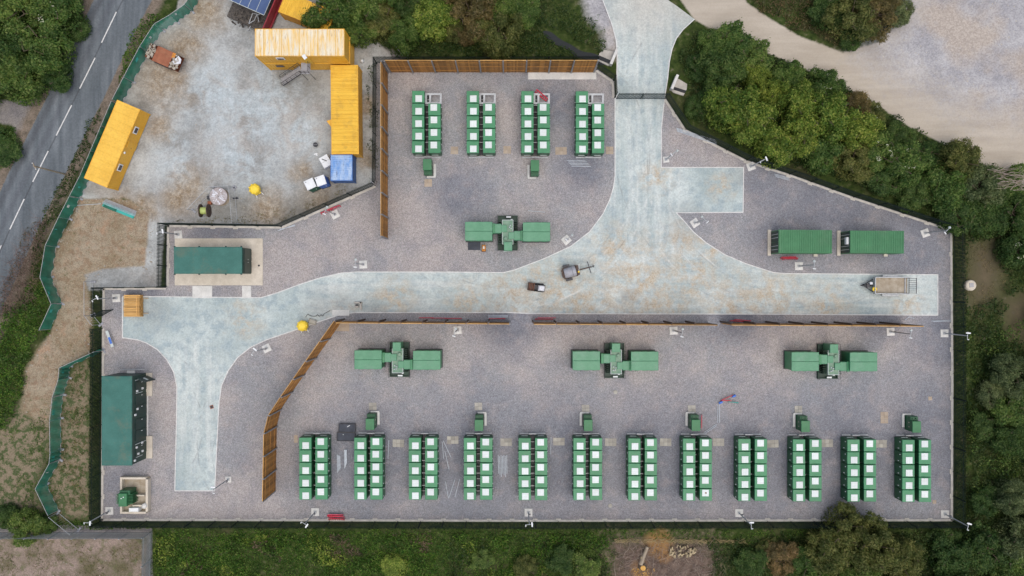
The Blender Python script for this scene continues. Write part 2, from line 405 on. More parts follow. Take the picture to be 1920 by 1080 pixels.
# ---------------------------------------------------------------- compound gravel and access road
m, nt, b = nodes_of('compound_gravel')
V = coords(nt, world_=True)
cell = node(nt, 'ShaderNodeSeparateColor', Color=vor(nt, V, 14.0)).outputs[0]
cell2 = node(nt, 'ShaderNodeSeparateColor', Color=vor(nt, V, 7.0)).outputs[1]
n1 = nz(nt, V, .09, 5, .6); n2 = nz(nt, V, .6, 6, .65)
base = mixc(nt, ramp(nt, n1, .42, .58), (0.280, 0.282, 0.294), (0.362, 0.333, 0.325))
n15 = nz(nt, V, .28, 6, .6, dist=.5); base = mixc(nt, math_(nt, 'MULTIPLY', ramp(nt, n15, .50, .62), .45), base, (0.235, 0.232, 0.255)); base = mixc(nt, math_(nt, 'MULTIPLY', ramp(nt, n15, .46, .36), .35), base, (0.41, 0.365, 0.345))
bl = blobs(nt, [(610, 880, 70), (700, 860, 110), (880, 865, 120), (1060, 865, 120), (1240, 865, 120), (1420, 865, 120), (1600, 860, 130), (1750, 820, 120), (1760, 640, 60), (1560, 390, 110), (1450, 340, 60), (1480, 430, 70), (1700, 450, 90), (235, 920, 50), (860, 360, 50), (1090, 300, 50), (1030, 200, 50), (1650, 600, 40), (1380, 590, 60), (950, 600, 60), (260, 560, 40), (400, 433, 50)], 2.5, .3, .55)
base = mixc(nt, math_(nt, 'MULTIPLY', bl, .88), base, mixc(nt, ramp(nt, n15, .4, .6), (0.158, 0.166, 0.196), (0.205, 0.210, 0.236)))
base = mixc(nt, math_(nt, 'MULTIPLY', ramp(nt, n2, .5, .7), .4), base, (0.39, 0.335, 0.315))
base = mixc(nt, 1.0, base, mixc(nt, cell, (0.74,)*3, (1.28,)*3), 'MULTIPLY')
base = mixc(nt, 1.0, base, mixc(nt, cell2, (0.91, 0.91, 0.91), (1.08, 1.09, 1.07)), 'MULTIPLY')
nt.links.new(base, b.inputs['Base Color']); b.inputs['Roughness'].default_value = .95; b.inputs['Specular IOR Level'].default_value = .15
bump(nt, b, cell, .6, .04)
mb = MB(); mb.prism(GL(P_COMP), -.20, 0.0)
mb.build('compound_gravel', 'compound_gravel', kind='structure')

E1 = [(1110, -90), (1130, 0), (1147, 45), (1155, 75), (1157, 105), (1156, 184), (1153, 184), (1153, 330)] + [(1150, 352), (1143, 375), (1130, 402), (1105, 435), (1070, 462), (1020, 485)] + [(965, 506), (945, 511), (840, 510), (665, 510), (640, 512), (600, 521), (560, 534), (520, 549), (490, 558), (262, 556), (230, 556)]
E2 = [(230, 633), (258, 637), (275, 643), (295, 655), (313, 674), (326, 697), (332, 725), (331, 800), (328, 920), (403, 920), (407, 830), (411, 755), (416, 722), (428, 695), (446, 670), (470, 651), (500, 637), (550, 620), (590, 606), (640, 589), (665, 586), (955, 586), (1000, 588), (1430, 589), (1758, 591), (1758, 515), (1475, 513)]
E3 = [(1450, 511), (1400, 495), (1358, 477), (1325, 456), (1300, 435), (1283, 415), (1268, 399), (1393, 398), (1394, 314), (1240, 314), (1240, 240), (1246, 184), (1252, 145), (1255, 115), (1260, 92), (1268, 72), (1281, 55), (1302, 36)]
EN = [(1270, 12), (1235, -12), (1200, -90)]
m, nt, b = nodes_of('access_road')
V = coords(nt, world_=True)
n1 = nz(nt, V, .12, 6, .62); n2 = nz(nt, V, .8, 7, .7); n3 = nz(nt, V, 5, 4, .7)
o = mixc(nt, ramp(nt, n1, .38, .64), (0.345, 0.41, 0.405), (0.52, 0.58, 0.56))
o = mixc(nt, math_(nt, 'MULTIPLY', ramp(nt, n2, .47, .60), .85), o, (0.315, 0.385, 0.405))
st = nz(nt, coords(nt, (.14, 1.5, 1), 0, True), .8, 6, .65)
xm = blobs(nt, [(700, 548, 120), (850, 548, 120), (1050, 550, 120), (1250, 550, 130), (1450, 555, 120), (1650, 555, 120)], 1.0, .3, .3)
o = mixc(nt, math_(nt, 'MULTIPLY', math_(nt, 'MULTIPLY', ramp(nt, st, .42, .68), xm), .55), o, (0.66, 0.665, 0.62))
sv = nz(nt, coords(nt, (1.5, .14, 1), 0, True), .8, 6, .65)
ym = blobs(nt, [(1205, 100, 90), (1200, 230, 80), (1200, 340, 80), (370, 800, 90), (370, 700, 60), (1220, 430, 80)], 1.0, .3, .3)
o = mixc(nt, math_(nt, 'MULTIPLY', math_(nt, 'MULTIPLY', ramp(nt, sv, .42, .68), ym), .6), o, (0.66, 0.68, 0.64))
br = blobs(nt, [(1200, 530, 70), (1300, 520, 50), (1050, 545, 45), (1280, 450, 30), (1100, 575, 60), (880, 575, 40), (1380, 580, 60), (1700, 575, 24), (1000, 520, 30), (640, 590, 20), (1230, 330, 24), (1350, 350, 20), (740, 560, 30), (1150, 470, 40), (1450, 560, 50), (1550, 580, 40), (1240, 580, 60), (1330, 460, 30), (960, 560, 50), (460, 600, 26)], 2.2, .7, .8)
brn = math_(nt, 'MULTIPLY', br, ramp(nt, nz(nt, V, .75, 6, .7), .42, .58))
o = mixc(nt, math_(nt, 'MULTIPLY', brn, .9), o, mixc(nt, ramp(nt, n3, .4, .6), (0.42, 0.33, 0.225), (0.53, 0.47, 0.365)))
def arcs(lst, w=.16):
    P = nt.nodes.new('ShaderNodeNewGeometry').outputs['Position']; acc = None
    for (px, py, r) in lst:
        x, y = G(px, py); d = nt.nodes.new('ShaderNodeVectorMath'); d.operation = 'DISTANCE'; nt.links.new(P, d.inputs[0]); d.inputs[1].default_value = (x, y, 0.012)
        m = ramp(nt, math_(nt, 'ABSOLUTE', math_(nt, 'SUBTRACT', d.outputs['Value'], r/PPM)), w, w*.3); acc = m if acc is None else math_(nt, 'MAXIMUM', acc, m)
    return acc
brk = ramp(nt, nz(nt, V, .45, 5, .7), .46, .62)
zone = blobs(nt, [(1215, 400, 90), (1290, 480, 70), (1150, 480, 70), (1050, 530, 60)], 1, .3, .4)
o = mixc(nt, math_(nt, 'MULTIPLY', math_(nt, 'MULTIPLY', arcs([(1500, 290, 262), (1500, 290, 290), (1520, 270, 318), (1520, 270, 345), (960, 320, 232), (960, 320, 258)]), math_(nt, 'MULTIPLY', brk, zone)), .5), o, (0.70, 0.70, 0.66))
o = mixc(nt, math_(nt, 'MULTIPLY', math_(nt, 'MULTIPLY', arcs([(1490, 300, 250), (1490, 300, 276), (950, 300, 240), (950, 300, 268), (1480, 260, 330), (250, 800, 130), (250, 800, 155), (560, 830, 190), (560, 830, 165)], .12), brk), .45), o, (0.24, 0.255, 0.25))
dk = blobs(nt, [(600, 575, 26), (640, 572, 24), (700, 582, 22), (1290, 420, 30), (290, 580, 30), (1390, 330, 18), (950, 578, 30), (1180, 560, 16)], 1.6, .8, .8)
o = mixc(nt, math_(nt, 'MULTIPLY', dk, .4), o, (0.24, 0.245, 0.235))
o = mixc(nt, math_(nt, 'MULTIPLY', blobs(nt, [(1215, -10, 70), (1290, 5, 40)], 2, .4, .7), .7), o, (0.50, 0.465, 0.40))
cell = node(nt, 'ShaderNodeSeparateColor', Color=vor(nt, V, 8.0)).outputs[0]
o = mixc(nt, 1.0, o, mixc(nt, cell, (0.88,)*3, (1.10,)*3), 'MULTIPLY')
nt.links.new(o, b.inputs['Base Color']); b.inputs['Roughness'].default_value = .9; b.inputs['Specular IOR Level'].default_value = .2
bump(nt, b, n3, .3, .03)
mb = MB(); mb.prism(GL(E1+E2+E3+EN), -.10, .012); mb.build('access_road', 'access_road', kind='structure')
smat('kerb_concrete', (0.62, 0.62, 0.60), var=.15, scale=2, rough=.85, dirt=(0.38, 0.36, 0.33), dirt_amt=.6)
for seg in (E1, [E1[-1]]+E2[:9], E2[8:10], E2[9:25], E2[24:], [E2[-1]]+E3):
    mb = MB(); strip(mb, GL(seg), .11, -.08, .055); mb.build('kerb', 'kerb_concrete', kind='structure')
# pale concrete footing strip inside the palisade with a pad at each post
smat('footing_concrete', (0.56, 0.53, 0.47), var=.18, scale=1.5, rough=.9, dirt=(0.26, 0.24, 0.2), dirt_amt=.5)

# stream
m, nt, b = nodes_of('stream_water'); b.inputs['Base Color'].default_value = (0.014, 0.018, 0.020, 1); b.inputs['Roughness'].default_value = .3; b.inputs['Specular IOR Level'].default_value = .2
bump(nt, b, nz(nt, coords(nt, world_=True), 3, 4), .15, .05)
mb = MB(); mb.prism(GL(chaikin([(1015, 58), (1032, 58), (1050, 74), (1072, 84), (1090, 97), (1118, 100), (1146, 118), (1124, 124), (1100, 112), (1078, 106), (1066, 92), (1040, 84), (1022, 68)], 2, True)), -.1, .02)
mb.build('water', 'stream_water', kind='structure')

# ================================================================ MATERIALS FOR OBJECTS
smat('palisade_green', (0.007, 0.020, 0.016), var=.3, rough=.6, scale=3, spec=.2)
smat('galvanised', (0.42, 0.44, 0.45), var=.2, rough=.5, metal=.25, scale=4)
smat('post_steel', (0.30, 0.30, 0.31), var=.2, rough=.5, metal=.5, scale=4)
smat('timber_board', (0.29, 0.125, 0.028), (0.42, 0.21, 0.055), rough=.75, scale=1.2, stretch=(6, 6, .8), objvar=.33, fine=.2, dirt=(0.12, 0.06, 0.025), dirt_amt=.5)
smat('timber_new', (0.50, 0.27, 0.075), (0.62, 0.37, 0.13), rough=.7, scale=2, stretch=(.6, 5, 5), objvar=.22, fine=.15)
smat('cube_green', (0.045, 0.215, 0.095), (0.058, 0.26, 0.12), rough=.42, scale=.9, objvar=.09, dirt=(0.15, 0.25, 0.15), dirt_amt=.35)
smat('cube_green_dark', (0.020, 0.105, 0.045), var=.15, rough=.45, scale=1)  # darker cube green; the shade on cube sides is put into the colour
smat('lid_white', (0.66, 0.71, 0.69), var=.05, rough=.5, scale=2, objvar=.07, dirt=(0.52, 0.50, 0.42), dirt_amt=.45)
smat('lid_groove', (0.50, 0.55, 0.53), var=.1, rough=.6)
smat('rust_stain', (0.16, 0.06, 0.02), var=.3, rough=.8, scale=6)
smat('roof_green', (0.075, 0.255, 0.135), (0.11, 0.295, 0.17), rough=.4, scale=.8, dirt=(0.20, 0.30, 0.24), dirt_amt=.35)  # paler, greyer green: sky reflection on station roofs is put into the colour
smat('tx_green', (0.012, 0.045, 0.028), var=.3, rough=.45, scale=1.5)
smat('tx_mid', (0.12, 0.24, 0.16), (0.20, 0.31, 0.22), rough=.5, scale=1.5, dirt=(0.34, 0.32, 0.24), dirt_amt=.6)
smat('container_green', (0.035, 0.165, 0.065), (0.050, 0.205, 0.085), rough=.45, scale=.6, dirt=(0.12, 0.2, 0.12), dirt_amt=.3)
smat('teal_roof', (0.028, 0.13, 0.105), (0.045, 0.165, 0.135), rough=.55, scale=.55, dirt=(0.14, 0.14, 0.09), dirt_amt=.6)
smat('kiosk_dark', (0.008, 0.036, 0.030), var=.25, rough=.4, scale=1)
smat('kiosk_wall', (0.012, 0.045, 0.036), var=.2, rough=.45, scale=1)
smat('cream_slab', (0.56, 0.50, 0.40), (0.66, 0.60, 0.50), rough=.9, scale=.6, dirt=(0.40, 0.33, 0.25), dirt_amt=.4)
smat('pale_slab', (0.60, 0.60, 0.57), (0.70, 0.69, 0.65), rough=.9, scale=.7, dirt=(0.45, 0.42, 0.36), dirt_amt=.4)
smat('paver', (0.34, 0.32, 0.28), (0.42, 0.40, 0.34), rough=.9, scale=1.5, objvar=.18)
smat('paver_tan', (0.38, 0.30, 0.22), (0.44, 0.37, 0.29), rough=.9, scale=1.5, objvar=.1)
smat('concrete', (0.40, 0.38, 0.34), (0.52, 0.49, 0.44), rough=.9, scale=1, dirt=(0.2, 0.18, 0.14), dirt_amt=.5)
smat('yellow_paint', (0.78, 0.40, 0.035), (0.84, 0.47, 0.05), rough=.5, scale=.4, dirt=(0.55, 0.33, 0.08), dirt_amt=.25)
smat('yellow_roof', (0.80, 0.46, 0.055), (0.86, 0.53, 0.08), rough=.55, scale=.35, dirt=(0.66, 0.44, 0.13), dirt_amt=.3)
smat('yellow_worn', (0.74, 0.41, 0.03), (0.80, 0.50, 0.055), rough=.6, scale=.8, stretch=(3, .4, 1), dirt=(0.30, 0.17, 0.04), dirt_amt=.6)
smat('blue_paint', (0.03, 0.12, 0.38), var=.2, rough=.5)
smat('navy_paint', (0.045, 0.085, 0.20), (0.075, 0.125, 0.26), rough=.45, scale=.6)
smat('red_paint', (0.26, 0.015, 0.03), var=.2, rough=.5, dirt=(.3, .2, .18), dirt_amt=.3)
smat('red_plastic', (0.58, 0.025, 0.055), var=.2, rough=.5, objvar=.15)
smat('pink_plastic', (0.62, 0.12, 0.17), var=.2, rough=.6)
smat('steel_tube', (0.50, 0.55, 0.60), var=.2, rough=.45, metal=.25, scale=5)
smat('dark_steel', (0.05, 0.05, 0.055), var=.3, rough=.5, metal=.3)
smat('black_rubber', (0.02, 0.02, 0.02), var=.3, rough=.9)
smat('black_mesh', (0.045, 0.052, 0.068), var=.25, rough=.7, scale=2)
smat('white_paint', (0.74, 0.76, 0.76), var=.06, rough=.5, dirt=(0.5, 0.5, 0.46), dirt_amt=.35)
smat('grey_plastic', (0.32, 0.33, 0.36), var=.15, rough=.6, dirt=(0.25, 0.2, 0.15), dirt_amt=.4)
smat('dark_gap', (0.02, 0.022, 0.024), var=.3, rough=.7)
smat('brown_machine', (0.055, 0.035, 0.03), (0.11, 0.075, 0.06), rough=.7, scale=4, dirt=(0.25, 0.18, 0.12), dirt_amt=.5)
smat('rust_red', (0.25, 0.085, 0.045), (0.36, 0.14, 0.075), rough=.85, scale=1.5, dirt=(0.4, 0.22, 0.12), dirt_amt=.5)
smat('orange_rust', (0.55, 0.22, 0.04), var=.3, rough=.8, scale=3)
smat('bright_yellow', (0.86, 0.62, 0.05), var=.12, rough=.45)
smat('lime', (0.42, 0.50, 0.16), var=.15, rough=.6)
smat('wood_grey', (0.30, 0.24, 0.17), (0.42, 0.35, 0.26), rough=.85, scale=2, objvar=.2)
smat('bark', (0.10, 0.075, 0.05), (0.17, 0.13, 0.09), rough=.9, scale=3)
smat('cut_wood', (0.34, 0.27, 0.16), (0.46, 0.38, 0.24), rough=.85, scale=3, objvar=.25)
smat('stump_orange', (0.58, 0.30, 0.06), (0.66, 0.40, 0.12), rough=.85, scale=2)
smat('rubble', (0.33, 0.29, 0.23), (0.48, 0.44, 0.37), rough=.95, scale=3, objvar=.2)
smat('scrap_dark', (0.03, 0.03, 0.03), (0.14, 0.12, 0.10), rough=.8, scale=4)
smat('blue_plastic', (0.05, 0.16, 0.55), var=.15, rough=.5)
smat('teal_plastic', (0.04, 0.35, 0.30), var=.15, rough=.6)
smat('trailer_bed', (0.33, 0.27, 0.19), (0.46, 0.41, 0.33), rough=.85, scale=.9, dirt=(0.20, 0.14, 0.07), dirt_amt=.8)
smat('white_film', (0.62, 0.64, 0.68), (0.75, 0.76, 0.80), rough=.35, scale=5)
smat('reel_top', (0.30, 0.25, 0.23), (0.46, 0.42, 0.42), rough=.5, scale=3, dirt=(.62, .64, .68), dirt_amt=.8)
# worn roofs: pigment lost in streaks along the corrugation
def worn(name, c_good, c_pale, c_rust, stretch, scale=1.1):
    m, nt, b = nodes_of(name)
    v = coords(nt, stretch); a = nz(nt, v, scale, 6, .6); c = nz(nt, coords(nt, tuple(x*1.7 for x in stretch)), scale*1.3, 5, .7, dist=.4)
    big = nz(nt, coords(nt), .22, 4)
    o = mixc(nt, ramp(nt, a, .40, .58), c_good, c_pale)
    o = mixc(nt, math_(nt, 'MULTIPLY', ramp(nt, big, .45, .6), .35), o, c_good)
    o = mixc(nt, math_(nt, 'MULTIPLY', ramp(nt, c, .56, .68), .8), o, c_rust)
    nt.links.new(o, b.inputs['Base Color']); b.inputs['Roughness'].default_value = .6
worn('roof_peeling_yellow', (0.76, 0.52, 0.19), (0.74, 0.68, 0.53), (0.36, 0.23, 0.11), (3.2, .35, 1))
worn('roof_worn_blue', (0.13, 0.29, 0.60), (0.40, 0.52, 0.68), (0.10, 0.14, 0.26), (.5, 1.3, 1), 1.0)
# debris netting
m, nt, b = nodes_of('green_netting')
v = coords(nt, world_=True)
o = mixc(nt, ramp(nt, nz(nt, v, 1.2, 4), .3, .7), (0.012, 0.15, 0.098), (0.022, 0.21, 0.145))
oi = nt.nodes.new('ShaderNodeObjectInfo').outputs['Random']; k = nt.nodes.new('ShaderNodeMapRange'); nt.links.new(oi, k.inputs[0]); k.inputs[3].default_value = .75; k.inputs[4].default_value = 1.35
hs = nt.nodes.new('ShaderNodeHueSaturation'); nt.links.new(k.outputs[0], hs.inputs['Value']); nt.links.new(o, hs.inputs['Color']); o = hs.outputs[0]
nt.links.new(o, b.inputs['Base Color']); b.inputs['Roughness'].default_value = .7; b.inputs['Alpha'].default_value = .84
m, nt, b = nodes_of('green_netting_light')
b.inputs['Base Color'].default_value = (0.04, 0.30, 0.21, 1); b.inputs['Roughness'].default_value = .7; b.inputs['Alpha'].default_value = .66
m, nt, b = nodes_of('window_glass'); b.inputs['Base Color'].default_value = (0.05, 0.04, 0.05, 1); b.inputs['Roughness'].default_value = .08; b.inputs['Specular IOR Level'].default_value = .6

# ================================================================ STEEL PALISADE
def seg_points(pts, spacing):
    out = []
    for i in range(len(pts)-1):
        a = Vector(pts[i]); b = Vector(pts[i+1]); d = (b-a).length; n = max(1, round(d/spacing))
        for k in range(n): out.append((a+(b-a)*k/n, math.atan2(b.y-a.y, b.x-a.x)))
    a = Vector(pts[-2]); b = Vector(pts[-1]); out.append((b, math.atan2(b.y-a.y, b.x-a.x))); return out
pale = MB()
pale.add([(-.039, 0, .06), (0, .012, .06), (.039, 0, .06), (.039, 0, 2.45), (.018, 0, 2.6), (0, .012, 2.5), (-.018, 0, 2.6), (-.039, 0, 2.45),
          (-.039, -.02, .06), (0, -.008, .06), (.039, -.02, .06), (.039, -.02, 2.45), (.018, -.02, 2.6), (0, -.008, 2.5), (-.018, -.02, 2.6), (-.039, -.02, 2.45)],
         [(0, 1, 5, 6, 7), (1, 2, 3, 4, 5), (8, 15, 14, 13, 9), (9, 13, 12, 11, 10), (0, 7, 15, 8), (2, 10, 11, 3), (6, 5, 13, 14), (4, 12, 13, 5), (7, 6, 14, 15), (3, 11, 12, 4)])
def make_mesh(mb, name, mat):
    me = bpy.data.meshes.new(name); me.from_pydata(mb.v, [], mb.f); me.polygons.foreach_set('use_smooth', mb.sm); me.update(); me.materials.append(MATS[mat]); return me
PALE_D = make_mesh(pale, 'pale', 'palisade_green')
postmb = MB().box(0, -.06, 1.27, .07, .09, 2.54)
POST_D = make_mesh(postmb, 'post', 'palisade_green')
footmb = MB().box(0, .25, -.02, .55, .36, .12)
FOOT_D = make_mesh(footmb, 'post_foot', 'footing_concrete')
def palisade(name, label, pxs, single=False, footing=True, dmat=None, inward=1, sp=.156, h=1.0):
    pts = GL(pxs); ox, oy = pts[0]; loc = [(x-ox, y-oy) for x, y in pts]
    t = thing(name, label, 'fence', (ox, oy, 0))
    P = seg_points(loc, sp)
    if single:
        for p, a in P:
            o = bpy.data.objects.new('pale', PALE_D if dmat is None else dmat); col.objects.link(o); o.parent = t
            o.location = (p.x, p.y, 0); o.rotation_euler[2] = a
    else:
        mb = MB(); src = PALE_D.vertices; vs0 = [tuple(v.co) for v in src]; fs0 = [tuple(f.vertices) for f in PALE_D.polygons]
        for p, a in P:
            c, s = math.cos(a), math.sin(a); mb.add([(p.x+x*c-y*s, p.y+x*s+y*c, z) for x, y, z in vs0], fs0)
        mb.build('pales', 'palisade_green' if dmat is None else dmat.materials[0].name, t, kind='stuff')
    mat = 'palisade_green' if dmat is None else dmat.materials[0].name
    for i in range(len(loc)-1):
        (ax, ay), (bx, by) = loc[i], loc[i+1]; L = math.hypot(bx-ax, by-ay); a = math.atan2(by-ay, bx-ax)
        for z in (.45, 2.1):
            MB().box(L/2, -.045, z, L, .04, .05).build('rail', mat, t, (ax, ay, 0), a)
    for p, a in seg_points(loc, 2.75):
        o = bpy.data.objects.new('post', POST_D if dmat is None else GPOST_D); col.objects.link(o); o.parent = t; o.location = (p.x, p.y, 0); o.rotation_euler[2] = a
    if footing:
        mb = MB(); off = .17*inward
        q = []
        for i, (x, y) in enumerate(loc):
            a0 = loc[max(0, i-1)]; b0 = loc[min(len(loc)-1, i+1)]; d = Vector((b0[0]-a0[0], b0[1]-a0[1])).normalized(); q.append((x-d.y*off, y+d.x*off))
        strip(mb, q, .24, -.08, .045); mb.build('footing', 'footing_concrete', t)
        for p, a in seg_points(loc, 2.75)[1:-1]:
            o = bpy.data.objects.new('post_foot', FOOT_D); col.objects.link(o); o.parent = t; o.location = (p.x, p.y, .035); o.rotation_euler[2] = a if inward > 0 else a+math.pi
    return t
# counter-clockwise lines would put the inside on the left; these run clockwise on the photograph, inside on the right
palisade('palisade_fence', 'long dark green palisade fence slanting beside the hedge behind the two green containers', [(1248, 184), (1286, 242), (1400, 300), (1480, 326), (1600, 369), (1785, 430)], inward=-1)
palisade('palisade_fence', 'dark green palisade fence along the wooded right edge of the compound', [(1786, 432), (1788, 700), (1787, 976)], single=True, inward=-1)
palisade('palisade_fence', 'longest dark green palisade fence along the grass below the battery banks', [(1787, 978), (960, 979), (190, 977)], inward=-1)
palisade('palisade_fence', 'dark green palisade fence beside the large teal-roofed switch building', [(189, 976), (191, 616)], single=True, inward=-1)
palisade('palisade_fence', 'short palisade fence with an open gate leaf beside the spare timber stack', [(192, 590), (192, 541)], single=True, inward=-1)
palisade('palisade_fence', 'low short palisade run between the timber stack and the concrete apron', [(193, 539), (311, 538)], inward=-1)
palisade('palisade_fence', 'steel palisade fence beside the left end of the small teal-roofed kiosk', [(312, 537), (313, 422)], single=True, inward=-1)
palisade('palisade_fence', 'dark palisade fence running above the teal-roofed kiosk below the cable reels', [(314, 421), (527, 424)], inward=-1)
palisade('palisade_fence', 'slanting palisade fence below the blue container and portable toilets', [(528, 424), (703, 347)], inward=-1)
palisade('palisade_fence', 'palisade fence in the narrow gap between tall yellow cabin and timber screen', [(704, 345), (706, 120)], footing=False)
palisade('palisade_fence', 'dark palisade fence under the trees behind the top timber screen', [(707, 118), (1119, 117)], footing=False)
palisade('palisade_fence', 'short angled palisade fence between timber screen and top gateway', [(1119, 130), (1151, 152), (1153, 183)], single=True, inward=-1)
index()
# double gate across the access road
def gate(a, b, label, n, rz=0, name='palisade_gate'):
    (ax, ay), (bx, by) = G(*a), G(*b); L = math.hypot(bx-ax, by-ay); an = math.atan2(by-ay, bx-ax)
    t = thing(name, label, 'gate', (ax, ay, .02), an+rz)
    for k in range(n):
        o = bpy.data.objects.new('pale', PALE_D); col.objects.link(o); o.parent = t; o.location = (L*(k+.5)/n, 0, .03)
    f = MB().box(L/2, -.04, .2, L, .05, .06).box(L/2, -.04, 2.2, L, .05, .06).box(.04, -.04, 1.25, .07, .07, 2.4).box(L-.04, -.04, 1.25, .07, .07, 2.4)
    f.build('gate_frame', 'palisade_green', t); return t
gate((1155, 185), (1201, 185), 'left leaf of the closed dark green double gate across the road', 18)
gate((1202, 185), (1247, 185), 'right leaf of the closed dark green double gate across the road', 18)
gate((192, 592), (213, 580), 'open dark palisade gate leaf swung inward beside the timber stack', 9)

# galvanised palisade round the lower left plot
GP = PALE_D.copy(); GP.materials.clear(); GP.materials.append(MATS['galvanised'])
GPOST_D = POST_D.copy(); GPOST_D.materials.clear(); GPOST_D.materials.append(MATS['galvanised'])
palisade('palisade_fence', 'pale galvanised palisade fence round the bare plot in the lower left corner', [(-60, 997), (286, 997), (284, 1100)], footing=False, dmat=GP)

# ================================================================ TALL TIMBER ACOUSTIC SCREENS
HS = 4.7
bm = MB().box(0, 0, HS/2, .165, .03, HS); BOARD_D = make_mesh(bm, 'board', 'timber_board')
bm = MB().box(0, 0, HS/2+.03, .05, .14, HS+.06).box(0, -.07, HS/2+.03, .16, .02, HS+.06).box(0, .07, HS/2+.03, .16, .02, HS+.06); SPOST_D = make_mesh(bm, 'post', 'post_steel')
bm = MB().box(0, 0, HS/2+.03, .10, .20, HS+.06); WPOST_D = make_mesh(bm, 'post', 'brown_machine')
def screen(label, pts, single, bay=2.55, inside=-1, po=0.0):
    ox, oy = pts[0]; loc = [(x-ox, y-oy) for x, y in pts]
    t = thing('timber_screen', label, 'fence', (ox, oy, 0))
    for i in range(len(loc)-1):
        a = Vector(loc[i]); b = Vector(loc[i+1]); L = (b-a).length; an = math.atan2(b.y-a.y, b.x-a.x); u = (b-a)/L; nrm = Vector((-u.y, u.x))
        nb = max(1, round(L/bay)); bl = L/nb
        for k in range(nb):
            p = a+u*bl*k
            o = bpy.data.objects.new('post', SPOST_D if single else WPOST_D); col.objects.link(o); o.parent = t; o.location = (p.x+nrm.x*po, p.y+nrm.y*po, 0); o.rotation_euler[2] = an
            n = int((bl-.1)/.17); w = (bl-.1)/n
            if single:
                for q in range(n):
                    c = p+u*(.05+w*(q+.5))+nrm*random.uniform(-.012, .012)
                    o = bpy.data.objects.new('board', BOARD_D); col.objects.link(o); o.parent = t; o.location = (c.x, c.y, random.uniform(-.02, .02)); o.rotation_euler[2] = an
                    o.scale = (w/.172, 1, 1)
            else:
                mb = MB()
                for q in range(n): mb.box(.05+w*(q+.5), random.uniform(-.012, .012), HS/2, w*.95, .03, HS+random.uniform(-.03, .03))
                mb.build('board_panel', 'timber_board', t, (p.x, p.y, 0), an)
            for z in (.9, 2.4, 3.9):
                MB().box(bl/2, inside*.045, z, bl-.16, .045, .09).build('rail', 'timber_board', t, (p.x, p.y, 0), an)
            MB().box(bl/2, 0, HS+.03, bl-.12, .07, .03).build('capping', 'timber_new', t, (p.x, p.y, 0), an)
        if i == len(loc)-2:
            o = bpy.data.objects.new('post', SPOST_D); col.objects.link(o); o.parent = t; o.location = (b.x, b.y, 0); o.rotation_euler[2] = an
    return t
screen('tall orange timber screen with steel posts along the top of the compound', GL([(733, 135.5), (1113, 135.5)]), True, po=-.08)
screen('tall orange timber screen running down beside the yellow cabin yard', GL([(727, 137), (727, 448)]), True, inside=1, po=.08)
screen('bent orange timber screen left of the lower battery banks', [G(a, b, HS) for a, b in [(627, 601), (573, 677), (526, 744), (503, 779), (494.5, 813), (492, 941)]], True, bay=2.5, inside=1, po=.08)
screen('low-looking timber screen edge beside the road, leftmost of three in line', GL([(646, 602), (956, 604)]), False, inside=-1, po=.2)
screen('middle of the three timber screens standing in line below the road', GL([(998, 604.5), (1326, 606)]), False, inside=-1, po=.2)
screen('rightmost of the three timber screens standing in line below the road', GL([(1350, 606), (1692, 608)]), False, inside=-1, po=.2)

# ================================================================ BATTERY BANKS
ORD = ['first', 'second', 'third', 'fourth', 'fifth', 'sixth', 'seventh', 'eighth', 'ninth', 'tenth', 'eleventh', 'twelfth']
CP = 1.436; CS = 1.405; HT = 2.0
def make_cube():
    t = thing('battery_cube', 'x', 'battery cabinet')
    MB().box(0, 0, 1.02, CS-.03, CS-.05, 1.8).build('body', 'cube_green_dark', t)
    b = MB().bev(0, 0, 1.88, CS, CS-.045, .12, .03)
    b.build('roof', 'cube_green', t)
    # door side is -x
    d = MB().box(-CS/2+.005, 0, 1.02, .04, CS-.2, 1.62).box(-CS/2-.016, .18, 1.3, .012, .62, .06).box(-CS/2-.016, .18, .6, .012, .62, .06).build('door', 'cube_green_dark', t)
    MB().box(-CS/2-.05, -.42, 1.15, .07, .06, .2).build('handle', 'white_paint', d)
    MB().box(-CS/2-.035, .36, 1.5, .04, .1, .12).build('label_plate', 'white_paint', d)
    l = MB().bev(.06, -.22, 2.0, .76, .76, .05, .015).build('lid', 'lid_white', t)
    g = MB()
    for k in (-.19, 0, .19): g.box(.06+k, -.22, 2.052, .014, .7, .006)
    g.build('seam', 'lid_groove', l)
    MB().box(0, 0, .06, CS-.2, CS-.1, .12).build('plinth', 'dark_gap', t)
    return t
cube0 = make_cube(); index()
g = MB()
for k in (-.19, 0, .19): g.box(.06, -.22+k, 2.052, .7, .014, .006)
SEAM_H = make_mesh(g, 'seam', 'lid_groove')
first = [True]
def place_cube(x, y, rz, label, turned=False, grp='battery cubes standing in double rows'):
    if first[0]:
        first[0] = False; o = cube0; o.location = (x, y, 0); o.rotation_euler[2] = rz; o['label'] = label; o['group'] = grp
    else: o = dup(cube0, (x+random.uniform(-.012, .012), y+random.uniform(-.012, .012), 0), rz+random.uniform(-.006, .006), label, grp)
    return o
COLW = 31.0
